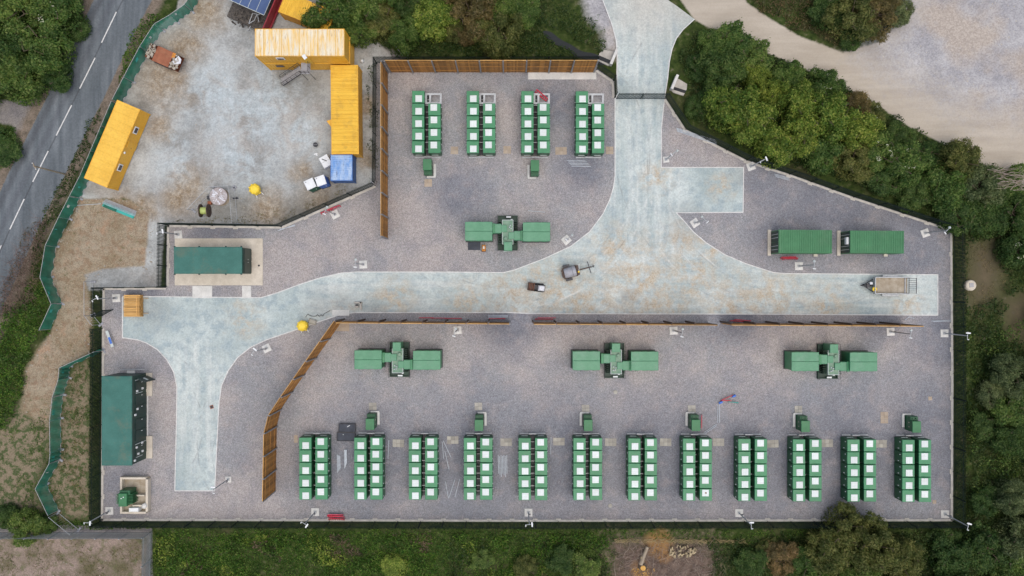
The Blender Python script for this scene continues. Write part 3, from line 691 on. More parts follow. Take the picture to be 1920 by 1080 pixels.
def bank(px, py, nl, nr, names, row, col_gap, idx):
    """px,py: top-left corner of the left column's roof; names: words for the bank"""
    x0, y0 = G(px, py, HT); x1, _ = G(px+col_gap, py, HT)
    cubes = []
    for k in range(nl):
        cubes.append(place_cube(x0+CS/2, y0-CP*(k+.5), 0, f"{nth(k, nl)} green cube, left column of the {names}"))
    for k in range(5-nr, 5):
        cubes.append(place_cube(x1+CS/2, y0-CP*(k+.5), math.pi, f"{nth(k-(5-nr), nr)} green cube, right column of the {names}"))
    # spine between the columns and skid under them
    mx = (x0+CS+x1)/2; w = x1-x0-CS; Lc = CP*5
    t = thing('cable_spine', f"grey cable tray between the columns of the {names}", 'cable tray', (mx, y0-Lc/2, 0), 0, 'cable trays inside the battery banks')
    MB().box(0, 0, .30, w*.8, Lc-.2, .06).build('tray', 'dark_steel', t)
    mb = MB()
    for k in range(1, 10): mb.box(0, -Lc/2+Lc*k/10, .60 if k % 2 else .95, w-.02, .09, .09)
    mb.build('crossbar', 'post_steel', t)
    sy = Lc/2+.12 if row == 'low' else -Lc/2-.12
    MB().box(0, sy*1.01, .10, x1-x0+CS-.3, .14, .2).box(0, sy*1.0+(.06 if row == 'low' else -.06), .38, .9, .12, .3).build('skid_end', 'galvanised', t)
    for s in (-1, 1): MB().box(s*(w/2+CS/2), sy-.10*(1 if row == 'low' else -1)*.5, 1.1, .75, .05, .04).build('vent_bar', 'lid_groove', t)
    if nr < 5:
        f = MB(); xr = w/2; yy = Lc/2
        xe = xr+CS
        f.box((xr-w+xe)/2, yy-.18, 1.05, xe-xr+w, .22, .12).box((xr-w+xe)/2, yy-1.22, 1.05, xe-xr+w, .22, .12)
        for xx in (xr+.1-w, xr+.12, xe-.06): f.box(xx, yy-.7, 1.062, .22, 1.2, .12)
        for xx in (xr+.12, xe-.06):
            for q in (.18, 1.22): f.box(xx, yy-q, .5, .1, .1, 1.0)
        f.build('open_frame', 'galvanised', t)
        MB().box((xr+xe)/2, yy-.7, .12, CS-.3, .9, .2).build('drip_tray', 'post_steel', t)
    return cubes
def nth(k, n): return ['topmost', 'second', 'middle', 'fourth', 'bottom'][k] if n == 5 else ['topmost', 'second', 'third', 'bottom'][k]
low = [(560.8, 820, 30.4), (664, 820, 30.2), (766.3, 820.2, 30.8), (869.5, 820.5, 30.8), (972.3, 821, 31), (1075.2, 821, 31), (1178, 821.5, 31), (1280.8, 822, 31.3), (1384.3, 822.5, 31), (1486.8, 823.4, 31), (1589, 823.8, 31), (1692, 824.3, 31.2)]
low_names = ['leftmost lower bank beside the bent timber screen', 'second lower bank from the left', 'third lower bank from the left', 'fourth lower bank from the left', 'fifth lower bank from the left', 'sixth lower bank from the left',
             'sixth lower bank from the right', 'fifth lower bank from the right', 'fourth lower bank from the right', 'third lower bank from the right', 'second lower bank from the right', 'rightmost lower bank']
BK = []
for i, (a, b_, c) in enumerate(low): BK.append(bank(a, b_, 5, 5, low_names[i], 'low', c, i))
top = [(772.5, 169.7, 30.5), (875, 169.8, 30.4), (977.6, 170, 30.4), (1079.8, 170.2, 30.4)]
top_names = ['leftmost upper bank', 'second upper bank from the left', 'third upper bank from the left', 'rightmost upper bank']
for i, (a, b_, c) in enumerate(top): bank(a, b_, 5, 4, top_names[i], 'top', c, i)
st = BK[7][9]; st['label'] = 'green battery cube with a rusty stain on its white lid'
MB().lathe(.03, -.24, [(.10, 2.062), (.09, 2.07)], 7).box(-.04, -.2, 2.066, .1, .05, .008, .6).build('rust_stain', 'rust_stain', st)

for o in list(bpy.data.objects):
    if o.name.startswith('seam') and o.parent and o.parent.name.startswith('lid') and random.random() < .5: o.data = SEAM_H
# ================================================================ INVERTER STATIONS
def make_cabinet():
    t = thing('inverter_cabinet', 'x', 'inverter cabinet')
    MB().box(0, 0, 1.25, 3.0, 2.02, 2.3).build('body', 'cube_green', t)
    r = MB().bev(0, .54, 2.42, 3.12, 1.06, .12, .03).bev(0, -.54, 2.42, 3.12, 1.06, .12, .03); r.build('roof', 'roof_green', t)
    v = MB()
    for s in (-1, 1):
        for k in range(4): v.box(-1.1+k*.74, s*1.03, 1.9, .6, .05, .5)
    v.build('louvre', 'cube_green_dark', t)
    v = MB()
    for s in (-1, 1):
        for k in range(3): v.box(-.9+k*.9, s*1.06, 2.36, .5, .10, .05)
    v.build('hood', 'cube_green', t)
    MB().box(0, 0, .06, 3.2, 2.2, .12).build('plinth', 'dark_steel', t)
    return t
def make_tx(side):
    """transformer in its bund; side=+1 has its small end box at +y"""
    s = side
    t = thing('transformer', 'x', 'transformer')
    b = MB(); W_, L_ = 2.3, 4.05
    b.box(0, 0, .1, W_, L_, .2)
    for sx in (-1, 1): b.box(sx*(W_/2-.04), 0, .28, .08, L_, .4)
    for sy in (-1, 1): b.box(0, sy*(L_/2-.04), .28, W_-.16, .08, .4)
    b.build('bund', 'tx_green', t)
    f = MB()
    for sx in (-1, 1):
        for q in range(13): f.box(sx*.88, -1.3+q*.21, 1.0, .36, .05, 1.25)
    f.build('cooling_fin', 'tx_green', t, kind='stuff')
    MB().bev(0, 0, .3, 1.25, 2.75, 1.65, .04).build('tank', 'tx_mid', t)
    q = MB()
    for sx in (-1, 1): q.box(sx*.615, 0, 1.965, .05, 2.8, .06)
    for sy in (-1, 1): q.box(0, sy*1.375, 1.965, 1.18, .05, .06)
    q.build('tank_rim', 'lid_groove', t)
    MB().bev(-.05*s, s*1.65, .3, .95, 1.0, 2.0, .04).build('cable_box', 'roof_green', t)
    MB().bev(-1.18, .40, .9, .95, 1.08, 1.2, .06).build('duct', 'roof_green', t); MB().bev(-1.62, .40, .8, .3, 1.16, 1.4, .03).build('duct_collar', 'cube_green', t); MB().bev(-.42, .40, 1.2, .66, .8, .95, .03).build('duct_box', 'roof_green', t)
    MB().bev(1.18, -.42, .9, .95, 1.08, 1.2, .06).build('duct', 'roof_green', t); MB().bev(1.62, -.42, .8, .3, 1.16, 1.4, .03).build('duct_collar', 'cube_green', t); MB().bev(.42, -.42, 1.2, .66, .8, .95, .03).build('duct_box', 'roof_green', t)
    w = MB()
    for (x, y) in ((-.3, -.55), (-.15, -.9), (-.35, -.95), (-.05, -.65)) if s > 0 else ((.3, .75), (.2, .55), (.4, .4)): w.lathe(x, y, [(.05, 1.95), (.09, 2.0), (.05, 2.06), (.08, 2.12), (.03, 2.2)], 8)
    w.build('bushing', 'white_paint', t)
    MB().lathe(.25*s, s*.75, [(.22, 1.95), (.22, 2.1), (.16, 2.14)], 12).build('gauge', 'tx_mid', t)
    MB().box(.1, -s*1.85, .55, .55, .16, .14).box(.45, -s*1.5, .9, .2, .16, .2).build('control_box', 'white_paint', t)
    MB().box(-.05, s*2.15, .5, .95, .1, .08, .08).build('cable_conduit', 'galvanised', t)
    r = MB()
    for sx in (-1, 1):
        r.tube((sx*1.2, -2.05, 1.0), (sx*1.2, 2.05, 1.0), .018, 4)
        for y in (-2.05, 0, 2.05): r.tube((sx*1.2, y, .1), (sx*1.2, y, 1.0), .018, 4)
    r.build('guard_rail', 'dark_steel', t)
    return t
cab = make_cabinet(); txa = make_tx(1); txb = make_tx(-1); index()
stn = [((897.5, 433.5), (1006, 434.5), (952, 436), 'upper', -1), ((690, 674.5), (800, 675.5), (748, 673), 'leftmost lower', 1), ((1099.5, 676.5), (1209, 677), (1153, 675), 'middle lower', 1), ((1510, 678), (1619.5, 678.5), (1555.5, 676.5), 'rightmost lower', 1)]
u1 = u2 = False; ua = ub = False
for (a, b_, c, nm, s) in stn:
    xa, ya = G(a[0], a[1], 2.55); xb, yb = G(b_[0], b_[1], 2.55); xc = (xa+xb)/2
    yc = G(c[0], c[1]+1, .3)[1]
    for (x, y, w) in ((xa, ya, 'left'), (xb, yb, 'right')):
        lb = f"green inverter cabinet on the {w} side of the {nm} transformer"
        if not u1: u1 = True; cab.location = (x, y, 0); cab['label'] = lb; cab['group'] = 'inverter cabinets either side of the transformers'
        else: dup(cab, (x, y, 0), 0, lb, 'inverter cabinets either side of the transformers')
    lb = f"dark green {nm} transformer between two pale green inverter cabinets"
    src = txa if s > 0 else txb; used = ua if s > 0 else ub
    xt = G(c[0], c[1], .9)[0]
    if used: dup(src, (xt, yc, 0), 0, lb, 'transformers between inverter cabinets')
    else:
        src.location = (xt, yc, 0); src['label'] = lb; src['group'] = 'transformers between inverter cabinets'
        if s > 0: ua = True
        else: ub = True

# small auxiliary kiosks
def make_aux(s, flip):
    t = thing('auxiliary_kiosk', 'x', 'equipment kiosk')
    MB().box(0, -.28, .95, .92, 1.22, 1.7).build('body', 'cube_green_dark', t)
    MB().bev(0, -.28, 1.8, .98, 1.3, .12, .03).build('roof', 'container_green', t)
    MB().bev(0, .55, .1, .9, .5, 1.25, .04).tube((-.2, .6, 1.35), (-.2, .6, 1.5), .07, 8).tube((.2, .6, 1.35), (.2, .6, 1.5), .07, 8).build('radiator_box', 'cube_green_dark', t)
    MB().box(s*.70, .12, .12, .26, 1.45, .24).box(s*.28, .90, .12, 1.0, .16, .24).build('plinth', 'pale_slab', t)
    MB().box(s*.49, .1, 1.1, .03, .08, .16).box(s*.49, -.4, 1.1, .03, .08, .16).build('handle', 'cream_slab', t)
    return t
auxR = make_aux(1, 0); auxL = make_aux(-1, 0); index()
pos = [((693.5, 795), 1, 'below the leftmost lower transformer'), ((898, 797), 1, 'above the fourth lower battery bank'), ((1103, 797), -1, 'above the sixth lower bank from the left'), ((1305, 797), -1, 'with a red barrier leaning on its right side'),
       ((1510.5, 799), -1, 'above the third lower bank from the right'), ((1719, 800), -1, 'above the rightmost lower battery bank')]
fR = fL = False
for (p, s, w) in pos:
    x, y = G(p[0], p[1]-4, 1.9); lb = f"small green kiosk on a pale plinth {w}"; src = auxR if s > 0 else auxL; grp = 'small green kiosks above the lower banks'
    if (s > 0 and fR) or (s < 0 and fL): dup(src, (x, y, 0), 0, lb, grp)
    else:
        src.location = (x, y, 0); src['label'] = lb; src['group'] = grp
        if s > 0: fR = True
        else: fL = True
x, y = G(801, 313, 1.9); dup(auxL, (x, y, 0), math.pi, 'small green kiosk below the leftmost upper battery bank', 'small green kiosks below the upper banks')
x, y = G(1003, 315, 1.9); dup(auxR, (x, y, 0), math.pi, 'small green kiosk below the third upper battery bank', 'small green kiosks below the upper banks')

# ================================================================ CONTAINERS, CABINS, KIOSKS
def frame_of(c0, c1, h):
    """roof edge pixels -> origin, angle, length"""
    a = Vector(G(*c0, h)); b = Vector(G(*c1, h)); d = b-a; return a, math.atan2(d.y, d.x), d.length
def container(name, label, cat, cx, cy, rz, L, Wd, h, roofm, wallm, ribs=.28, z0=0.0, door=None, sleepers=False, ribdir='y', windows=(), group=None):
    t = thing(name, label, cat, (cx, cy, z0), rz, group)
    MB().box(0, 0, h/2-.03, L-.10, Wd-.10, h-.16).build('body', wallm, t)
    r = MB().box(0, 0, h-.05, L, Wd, .06)
    r.build('roof', roofm, t)
    rb = MB()
    n = int(L/ribs)
    for k in range(n):
        x = -L/2+L*(k+.5)/n; w = L/n*.5
        rb.add([(x-w/2, -Wd/2+.08, h-.02), (x-w/4, -Wd/2+.08, h+.015), (x+w/4, -Wd/2+.08, h+.015), (x+w/2, -Wd/2+.08, h-.02), (x-w/2, Wd/2-.08, h-.02), (x-w/4, Wd/2-.08, h+.015), (x+w/4, Wd/2-.08, h+.015), (x+w/2, Wd/2-.08, h-.02)],
               [(0, 1, 5, 4), (1, 2, 6, 5), (2, 3, 7, 6), (0, 3, 2, 1), (4, 5, 6, 7)])
    rb.build('roof_rib', roofm, t, kind='stuff')
    e = MB()
    for s in (-1, 1):
        e.box(0, s*(Wd/2-.03), h-.02, L-.01, .05, .05); e.box(s*(L/2-.03), 0, h-.021, .05, Wd-.11, .05)
        for q in (-1, 1): e.box(s*(L/2-.06), q*(Wd/2-.06), h/2, .125, .125, h-.02)
    e.build('frame', wallm, t)
    wr_ = MB(); n = int(L/.4)
    for k in range(n):
        for s in (-1, 1): wr_.box(-L/2+.2+(L-.4)*(k+.5)/n, s*(Wd/2-.035), h/2-.03, .2, .03, h-.3)
    wr_.build('side_rib', wallm, t, kind='stuff')
    return t
ROT = math.radians(-.3)
# two green store containers on the right
for (x0, y0, x1, y1, lb, extra) in ((1460, 431, 1560, 475, 'green corrugated store container nearest the road, red barriers beside it', 0), (1594, 432.5, 1695, 475, 'green corrugated store container with a white box on its left end', 1)):
    ax, ay = G(x0, y0, 2.6); bx, by = G(x1, y1, 2.6); cx, cy = (ax+bx)/2, (ay+by)/2; L = bx-ax; Wd = ay-by
    L += .0
    t = container('store_container', lb, 'container', cx, cy, ROT, L, Wd, 2.6, 'container_green', 'container_green', ribs=.25, group='green store containers on the right')
    d = MB().box(-L/2+.02, Wd/4-.03, 1.3, .05, Wd/2-.12, 2.3).build('door', 'kiosk_wall', t); MB().tube((-L/2-.04, Wd/4-.2, .3), (-L/2-.04, Wd/4-.2, 2.4), .025, 5).tube((-L/2-.04, Wd/4+.2, .3), (-L/2-.04, Wd/4+.2, 2.4), .025, 5).build('lock_rod', 'white_paint', d)
    d = MB().box(-L/2+.02, -Wd/4+.03, 1.3, .05, Wd/2-.12, 2.3).build('door', 'kiosk_wall', t); MB().tube((-L/2-.04, -Wd/4-.2, .3), (-L/2-.04, -Wd/4-.2, 2.4), .025, 5).tube((-L/2-.04, -Wd/4+.2, .3), (-L/2-.04, -Wd/4+.2, 2.4), .025, 5).build('lock_rod', 'white_paint', d)
    if extra: MB().box(-L/2-.12, .15, 2.0, .28, .8, .5).build('wall_unit', 'white_paint', t)
    s = MB().box(-L/2-.25, 0, .1, .38, Wd+.35, .2); tag(s.build('concrete_sleeper', 'cream_slab', None, (cx, cy, 0), ROT), f"pale concrete sleeper under the left end of the {'right' if extra else 'left'} green container", 'sleeper', 'concrete sleepers under containers')
    s = MB().box(L/2-.9, -Wd/2-.0, .1, .45, .5, .2); tag(s.build('concrete_block', 'cream_slab', None, (cx, cy, 0), ROT), f"small pale block under the lower edge of the {'right' if extra else 'left'} green container", 'block', 'concrete blocks under containers')

# yellow cabin by the road, rotated
a = Vector(G(262.5, 206, 2.6)); b_ = Vector(G(200, 353, 2.6)); c = Vector(G(220, 186, 2.6))
u = (b_-a).normalized(); L = (b_-a).length; Wd = (c-a).length; cen = (b_+c)/2
rz = math.atan2(u.y, u.x)
t = container('site_cabin', 'bright yellow site cabin by the road with clean roof and two white windows', 'cabin', cen.x, cen.y, rz, L, Wd, 2.6, 'yellow_roof', 'yellow_paint', ribs=.95)
for k in (-2.45, 2.2):
    w = MB().box(k, Wd/2+.03, 1.75, .85, .05, .85).build('window', 'white_paint', t); MB().box(k, Wd/2+.06, 1.75, .6, .03, .6).build('pane', 'window_glass', w)
d = MB().box(-.6, Wd/2+.02, 1.15, .85, .05, 2.0).build('door', 'yellow_paint', t); MB().box(-.3, Wd/2+.06, 1.2, .05, .05, .14).build('handle', 'dark_steel', d)
MB().box(0.4, Wd/2+.06, 2.15, .22, .12, .18).build('wall_lamp', 'white_paint', t)

# stacked yellow cabins
x0, y0 = G(477.5, 53.5, 5.5); x1, y1 = G(645.5, 105, 5.5); L = x1-x0; Wd = y0-y1; cx, cy = (x0+x1)/2, (y0+y1)/2
t = container('site_cabin', 'lower yellow cabin of the stack, partly hidden under the peeling one', 'cabin', cx+.05, cy-.02, 0, L, Wd, 2.7, 'yellow_paint', 'yellow_paint', ribs=.5, group='stacked yellow cabins')
MB().box(-L/2+1.6, -Wd/2-.01, 1.7, .9, .04, .6).build('window', 'window_glass', t)
t = container('site_cabin', 'upper yellow cabin with a peeling pale roof above the steel stair', 'cabin', cx, cy, 0, L, Wd, 2.7, 'roof_peeling_yellow', 'yellow_paint', ribs=.42, z0=2.75, group='stacked yellow cabins')
w = MB().box(-L/2+2.6, -Wd/2-.05, 1.9, .9, .06, .7).build('window', 'white_paint', t); MB().box(-L/2+2.6, -Wd/2-.09, 1.9, .7, .03, .5).build('pane', 'window_glass', w)
MB().box(-L/2+5.4, -Wd/2-.02, 1.1, .9, .04, 2.1).build('door', 'yellow_worn', t)
for k in range(5): MB().box(-L/2+L*(k+.5)/5.0, 0, 2.725, .04, Wd-.1, .02).build('roof_seam', 'yellow_worn', t)
x, y = G(571, 105, 5.6)
tag(MB().box(0, 0, 0, .52, .38, .05, -.9).build('floodlight', 'white_paint', None, (x, y-.1, 5.62)), 'small white flat floodlight over the stair of the stacked cabins', 'floodlight')
# stair
px, py = G(573, 128, 2.8)
t = thing('steel_stair', 'dark steel stair with handrails climbing to the upper yellow cabin', 'stair', (px, py, 0))
MB().box(0, 0, 2.75, 1.05, 1.25, .06).build('landing', 'grey_plastic', t)
N = 11; dx, dy = -2.9/N, -.72/N
stair_end = (-.55-2.9, -.2-.72)
for k in range(N):
    MB().box(-.62+dx*(k+.3), -.12+dy*(k+.3), 2.6-k*(2.5/N), .22, .85, .04, math.atan2(.72, 2.9)).build('tread', 'post_steel', t)
st_ = MB()
for o_ in (-.45, .45):
    ang = math.atan2(.72, 2.9); ox, oy = math.sin(ang)*-o_, math.cos(ang)*o_
    a1 = Vector((-.55+ox, -.1+oy, 2.7)); b1 = Vector((-.55-2.9+ox, -.1-.72+oy, .1))
    MB().tube(a1, b1, .05, 4).build('stringer', 'dark_steel', t)
    h = MB(); up = Vector((0, 0, 1.0))
    h.tube(a1+up, b1+up, .03, 5).tube(a1+up*.5, b1+up*.5, .02, 5)
    for k in range(5): q = a1.lerp(b1, k/4); h.tube(q, q+up, .025, 5)
    h.build('handrail', 'dark_steel', t)
h = MB()
for (p, q) in (((.5, .6), (.5, -.6)), ((.5, -.6), (-.5, -.6))):
    for z in (3.2, 3.75): h.tube((p[0], p[1], z), (q[0], q[1], z), .03, 5)
for (p, q) in ((.5, .6), (.5, -.6), (-.5, -.6), (.5, 0), (0, -.6)): h.tube((p, q, 2.75), (p, q, 3.75), .025, 5)
h.build('landing_rail', 'dark_steel', t)
h = MB()
for (p, q) in ((.48, -.58), (-.48, -.58)): h.tube((p, q, 0), (p, q, 2.72), .03, 5)
h.build('support', 'dark_steel', t)

# tall yellow cabin (running down the picture)
x0, y0 = G(620.5, 122, 2.65); x1, y1 = G(672, 289, 2.65); L = y0-y1; Wd = x1-x0
t = container('site_cabin', 'yellow ribbed cabin standing end-on between the peeling cabin and blue container', 'cabin', (x0+x1)/2, (y0+y1)/2, math.pi/2+math.radians(.6), L, Wd, 2.65, 'yellow_worn', 'yellow_paint', ribs=.42)
MB().add([(-1.0, Wd/2, 2.3), (-2.0, Wd/2, 2.3), (-1.2, Wd/2+.6, 2.3), (-1.0, Wd/2, .2), (-2.0, Wd/2, .2), (-1.2, Wd/2+.6, .2)], [(0, 1, 2), (3, 5, 4), (0, 2, 5, 3), (2, 1, 4, 5)]).build('door', 'yellow_paint', t, label if False else None)
# yellow container under the tree
a = Vector(G(521.5, 22, 2.6)); u = Vector((71.5, -28)).normalized(); v = Vector((u.y*-1, u.x)); L, Wd = 6.1, 2.44
cen = a+u*L/2+v*Wd/2
container('store_container', 'yellow ribbed container half hidden under the overhanging tree', 'container', cen.x, cen.y, math.atan2(u.y, u.x), L, Wd, 2.6, 'yellow_worn', 'yellow_paint', ribs=.25)
# blue container
x0, y0 = G(619.5, 289.5, 2.3); x1, y1 = G(661, 339, 2.3)
container('store_container', 'small blue container with a pale worn roof below the yellow cabin', 'container', (x0+x1)/2, (y0+y1)/2, math.pi/2, y0-y1, x1-x0, 2.3, 'roof_worn_blue', 'blue_paint', ribs=.25)
# navy covered open container with red side, top edge
a = Vector(G(495, 28, 2.5)); u = Vector((-63, 28)).normalized(); v = Vector((12, 28)).normalized()
t = thing('covered_skip', 'navy sheeted red skip cut off by the top edge of the photo', 'skip', (a.x, a.y, 0), 0)
def quad(mb, p, du, dv, z0, z1):
    P = [p, p+du, p+du+dv, p+dv]; mb.add([(q.x, q.y, z0) for q in P]+[(q.x, q.y, z1) for q in P], [(3, 2, 1, 0), (4, 5, 6, 7), (0, 1, 5, 4), (1, 2, 6, 5), (2, 3, 7, 6), (3, 0, 4, 7)][::1]); return mb
O = Vector((0, 0))
for k in range(5): quad(MB(), O+u*(.0+k*1.02), u*.98, v*4.5, 2.45, 2.5).build('roof_panel', 'navy_paint', t)
w = MB()
for k in range(6): quad(w, O+u*(k*1.02-.04), u*.04, v*4.5, 2.46, 2.53)
quad(w, O-v*.05, u*5.1, v*.05, 2.44, 2.53); w.build('roof_batten', 'lid_groove', t)
quad(MB(), O-v*1.5+u*.2, u*4.6, v*6, .05, .5).build('floor', 'scrap_dark', t)
quad(MB(), O-v*1.75-u*.36, u*.12, v*6.3, .05, 2.1).build('side_panel', 'red_paint', t)
quad(MB(), O-v*1.75-u*.5, u*.14, v*6.3, .3, .6).build('sill', 'red_paint', t)
sc = MB(); rr = random.Random(3)
for k in range(46):
    p = O+u*rr.uniform(.1, 4.2)-v*rr.uniform(.1, 2.0)*(1); s = rr.uniform(.1, .5)
    sc.box(p.x, p.y, rr.uniform(.4, 1.0), s*rr.uniform(.3, 1.6), s*.4, s*rr.uniform(.2, .8), rr.uniform(0, 3), Matrix.Rotation(rr.uniform(-.6, .6), 3, 'X'))
tag(sc.build('scrap_heap', 'scrap_dark', None, (a.x, a.y, 0), kind='stuff'), 'dark heap of scrap in front of the navy sheeted skip', 'scrap heap')
# bent steel frame lying on the scrap
p0 = Vector(G(467, 45, 1)); f = MB()
for (q, r_) in (((0, 0), (.5, 1.2)), ((.5, 1.2), (1.3, 1.0)), ((0, 0), (.6, .3)), ((.6, .3), (1.0, 1.1)), ((.2, -.3), (-.1, -.9)), ((1.0, 1.1), (1.2, .2))): f.tube((q[0], q[1], 1.1), (r_[0], r_[1], 1.2), .05, 5)
tag(f.build('bent_frame', 'galvanised', None, (p0.x, p0.y, 0)), 'bent pale metal frame lying on the dark scrap heap', 'scrap frame')

# ------------ teal-roofed kiosk with concrete apron
def slab(name, label, cat, x0, y0, x1, y1, mat, h=.08, z=0, grp=None, rz=0):
    a = G(x0, y0); b = G(x1, y1); cx, cy = (a[0]+b[0])/2, (a[1]+b[1])/2
    o = MB().bev(0, 0, 0, b[0]-a[0], a[1]-b[1], h, .015).build(name, mat, None, (cx, cy, z), rz)
    return tag(o, label, cat, grp) if cat else o
slab('concrete_slab', 'large cream concrete slab under the small teal-roofed kiosk', 'slab', 328, 447, 493, 535, 'cream_slab', .07)
slab('concrete_path', 'wide pale path strip below the small teal-roofed kiosk', 'path', 361, 536, 398, 559, 'pale_slab', .05, 0, 'pale path strips below the kiosk')
slab('concrete_path', 'narrow pale path strip below the small teal-roofed kiosk', 'path', 454, 536, 471, 559, 'pale_slab', .05, 0, 'pale path strips below the kiosk')
slab('concrete_slab', 'long pale slab under the right end of the top timber screen', 'slab', 990, 136, 1118, 149, 'pale_slab', .06)
slab('concrete_slab', 'pale slab on the kerb above the bend of the timber screen', 'slab', 623, 581, 655, 592, 'pale_slab', .07)
slab('concrete_slab', 'tan slab tucked inside the bend of the timber screen', 'slab', 628, 605, 655, 621, 'paver_tan', .06)
x0, y0 = G(326, 463, 3.3); x1, y1 = G(454, 513.5, 3.3); cx, cy = (x0+x1)/2, (y0+y1)/2; L = x1-x0; Wd = y0-y1
t = thing('substation_kiosk', 'small teal-roofed kiosk standing on the cream concrete slab', 'kiosk', (cx, cy, 0))
MB().box(0, 0, 1.65, L-.16, Wd-.12, 3.2).build('wall', 'kiosk_wall', t)
MB().bev(0, 0, 3.2, L, Wd, .14, .05).build('roof', 'teal_roof', t)
m_ = MB()
for k in (-L/2+.08, -1, 2.0, L/2-.1):
    for s in (-1, 1): m_.box(k, s*(Wd/2+.05), 3.27, .16, .12, .14)
m_.build('lifting_lug', 'kiosk_dark', t)
for s in (-1, 1):
    d = MB().box(L/2-.05, s*.7, 1.3, .06, 1.3, 2.4).build('door', 'kiosk_dark', t); MB().box(L/2, s*.15, 1.3, .05, .06, .2).build('handle', 'lid_groove', d)
MB().box(L/2-.0, 0, 3.0, .1, Wd-.2, .12).build('canopy', 'kiosk_wall', t)
x, y = G(485.5, 498, .1); tag(MB().lathe(0, 0, [(.11, .07), (.11, .16), (.07, .17)], 10).build('round_drain', 'dark_steel', None, (x, y, 0)), 'small dark round cap on the cream slab beside the kiosk', 'drain cap')

# ------------ large teal-roofed switch building
x0, y0 = G(190.5, 705, 3.6); x1, y1 = G(247.5, 873, 3.6); cx, cy = (x0+x1)/2, (y0+y1)/2; L = y0-y1; Wd = x1-x0
BL = y0-y1
t = thing('switch_building', 'large teal-roofed building with dark doors along its right side', 'building', (cx, cy, 0))
bw = Wd-.12
MB().box(0, 0, 1.8, bw, L-.1, 3.4).build('wall', 'kiosk_wall', t)
MB().bev(0, 0, 3.5, Wd, L, .14, .05).build('roof', 'teal_roof', t)
for k, yy in enumerate((-3.6, -1.9, -.6, .9, 2.2, 3.7)):
    d = MB().box(bw/2+.03, yy, 1.45, .05, 1.15, 2.6).build('door', 'kiosk_dark', t)
    MB().box(bw/2+.08, yy+.4, 1.3, .05, .06, .22).build('handle', 'white_paint', d)
v = MB()
for yy in (-3.6, 3.7): v.box(bw/2+.05, yy+.75, 1.6, .04, .07, 2.5).box(bw/2+.05, yy-.75, 1.9, .04, .07, 1.5)
v.build('cable_riser', 'lid_groove', t)
for yy, z in ((3.2, 2.5), (1.15, 2.4), (.55, 2.9), (-3.2, 2.6), (-4.0, 2.2), (-4.6, 3.0), (3.35, 1.2), (-2.9, 1.3), (-3.9, 1.2)):
    MB().box(bw/2+.10, yy, z, .12, .22, .3).build('wall_box', 'white_paint', t)
d = MB().box(.0, -.55, 1.45, .06, 1.1, 2.6).build('door', 'kiosk_dark', t, (bw/2+.1, L/2-.35, 0), math.radians(65)); d['label'] = 'dark door standing open at the top corner'
MB().box(.06, -.6, 1.6, .05, .5, .35).build('notice', 'lid_groove', d)
h = MB()
for z in (.6, 1.1): h.tube((-.9, L/2+.45, z), (bw/2+.3, L/2+.45, z), .03, 5)
h.build('handrail', 'galvanised', t)
slab('concrete_step', 'upper pale step against the door side of the large teal building', 'step', 273, 699, 286, 742, 'cream_slab', .15, 0, 'pale steps beside the teal building')
slab('concrete_step', 'lower pale step against the door side of the large teal building', 'step', 275, 817, 286.5, 859, 'cream_slab', .15, 0, 'pale steps beside the teal building')
slab('concrete_step', 'small pale step at the top end of the large teal building', 'step', 240, 694, 255, 701, 'pale_slab', .3)
slab('concrete_edge', 'thin pale edging along the right side of the large teal building', 'edging', 275.5, 742, 278, 817, 'pale_slab', .05)

# ------------ transformer in beige bund, bottom left
a = G(231, 892); b_ = G(283, 960); cx, cy = (a[0]+b_[0])/2, (a[1]+b_[1])/2; Wd = b_[0]-a[0]; L = a[1]-b_[1]
t = thing('bund_wall', 'beige walled bund holding the small green transformer in the lower left', 'bund', (cx, cy, 0))
MB().box(0, 0, .08, Wd-.2, L-.2, .1).build('bund_floor', 'trailer_bed', t)
for (x, y, w, l) in ((-Wd/2+.12, 0, .24, L), (Wd/2-.14, 0, .28, L-.5), (0, L/2-.12, Wd-.5, .24), (0, -L/2+.12, Wd-.5, .24), (.5, 0, 1.4, .16), (.5, .42-1.6, 1.4, .2)):
    MB().bev(x, y, 0, w, l, .75, .02).build('wall', 'cream_slab', t)
MB().bev(.1, -L/2+.55, .1, 1.1, .45, .95, .03).build('cabinet', 'white_paint', t); MB().lathe(Wd/2-.35, -L/2+.95, [(.3, .1), (.3, 1.0), (.1, 1.05)], 12).build('tank', 'pale_slab', t)
t = thing('transformer', 'small green transformer inside the beige bund in the lower left', 'transformer', (cx-.75, cy-.15, .1))
MB().bev(.1, 0, .1, .95, 1.5, 1.9, .04).build('tank', 'container_green', t)
f = MB()
for k in range(7): f.box(-.55, -.5+k*.17, 1.0, .5, .05, 1.3).box(.85, -.5+k*.17, 1.0, .5, .05, 1.3)
f.build('cooling_fin', 'container_green', t, kind='stuff')
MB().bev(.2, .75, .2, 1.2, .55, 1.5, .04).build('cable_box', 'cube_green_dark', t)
MB().lathe(.0, .2, [(.06, 2.0), (.06, 2.12)], 8).lathe(.25, .35, [(.06, 2.0), (.06, 2.12)], 8).build('bushing', 'white_paint', t)

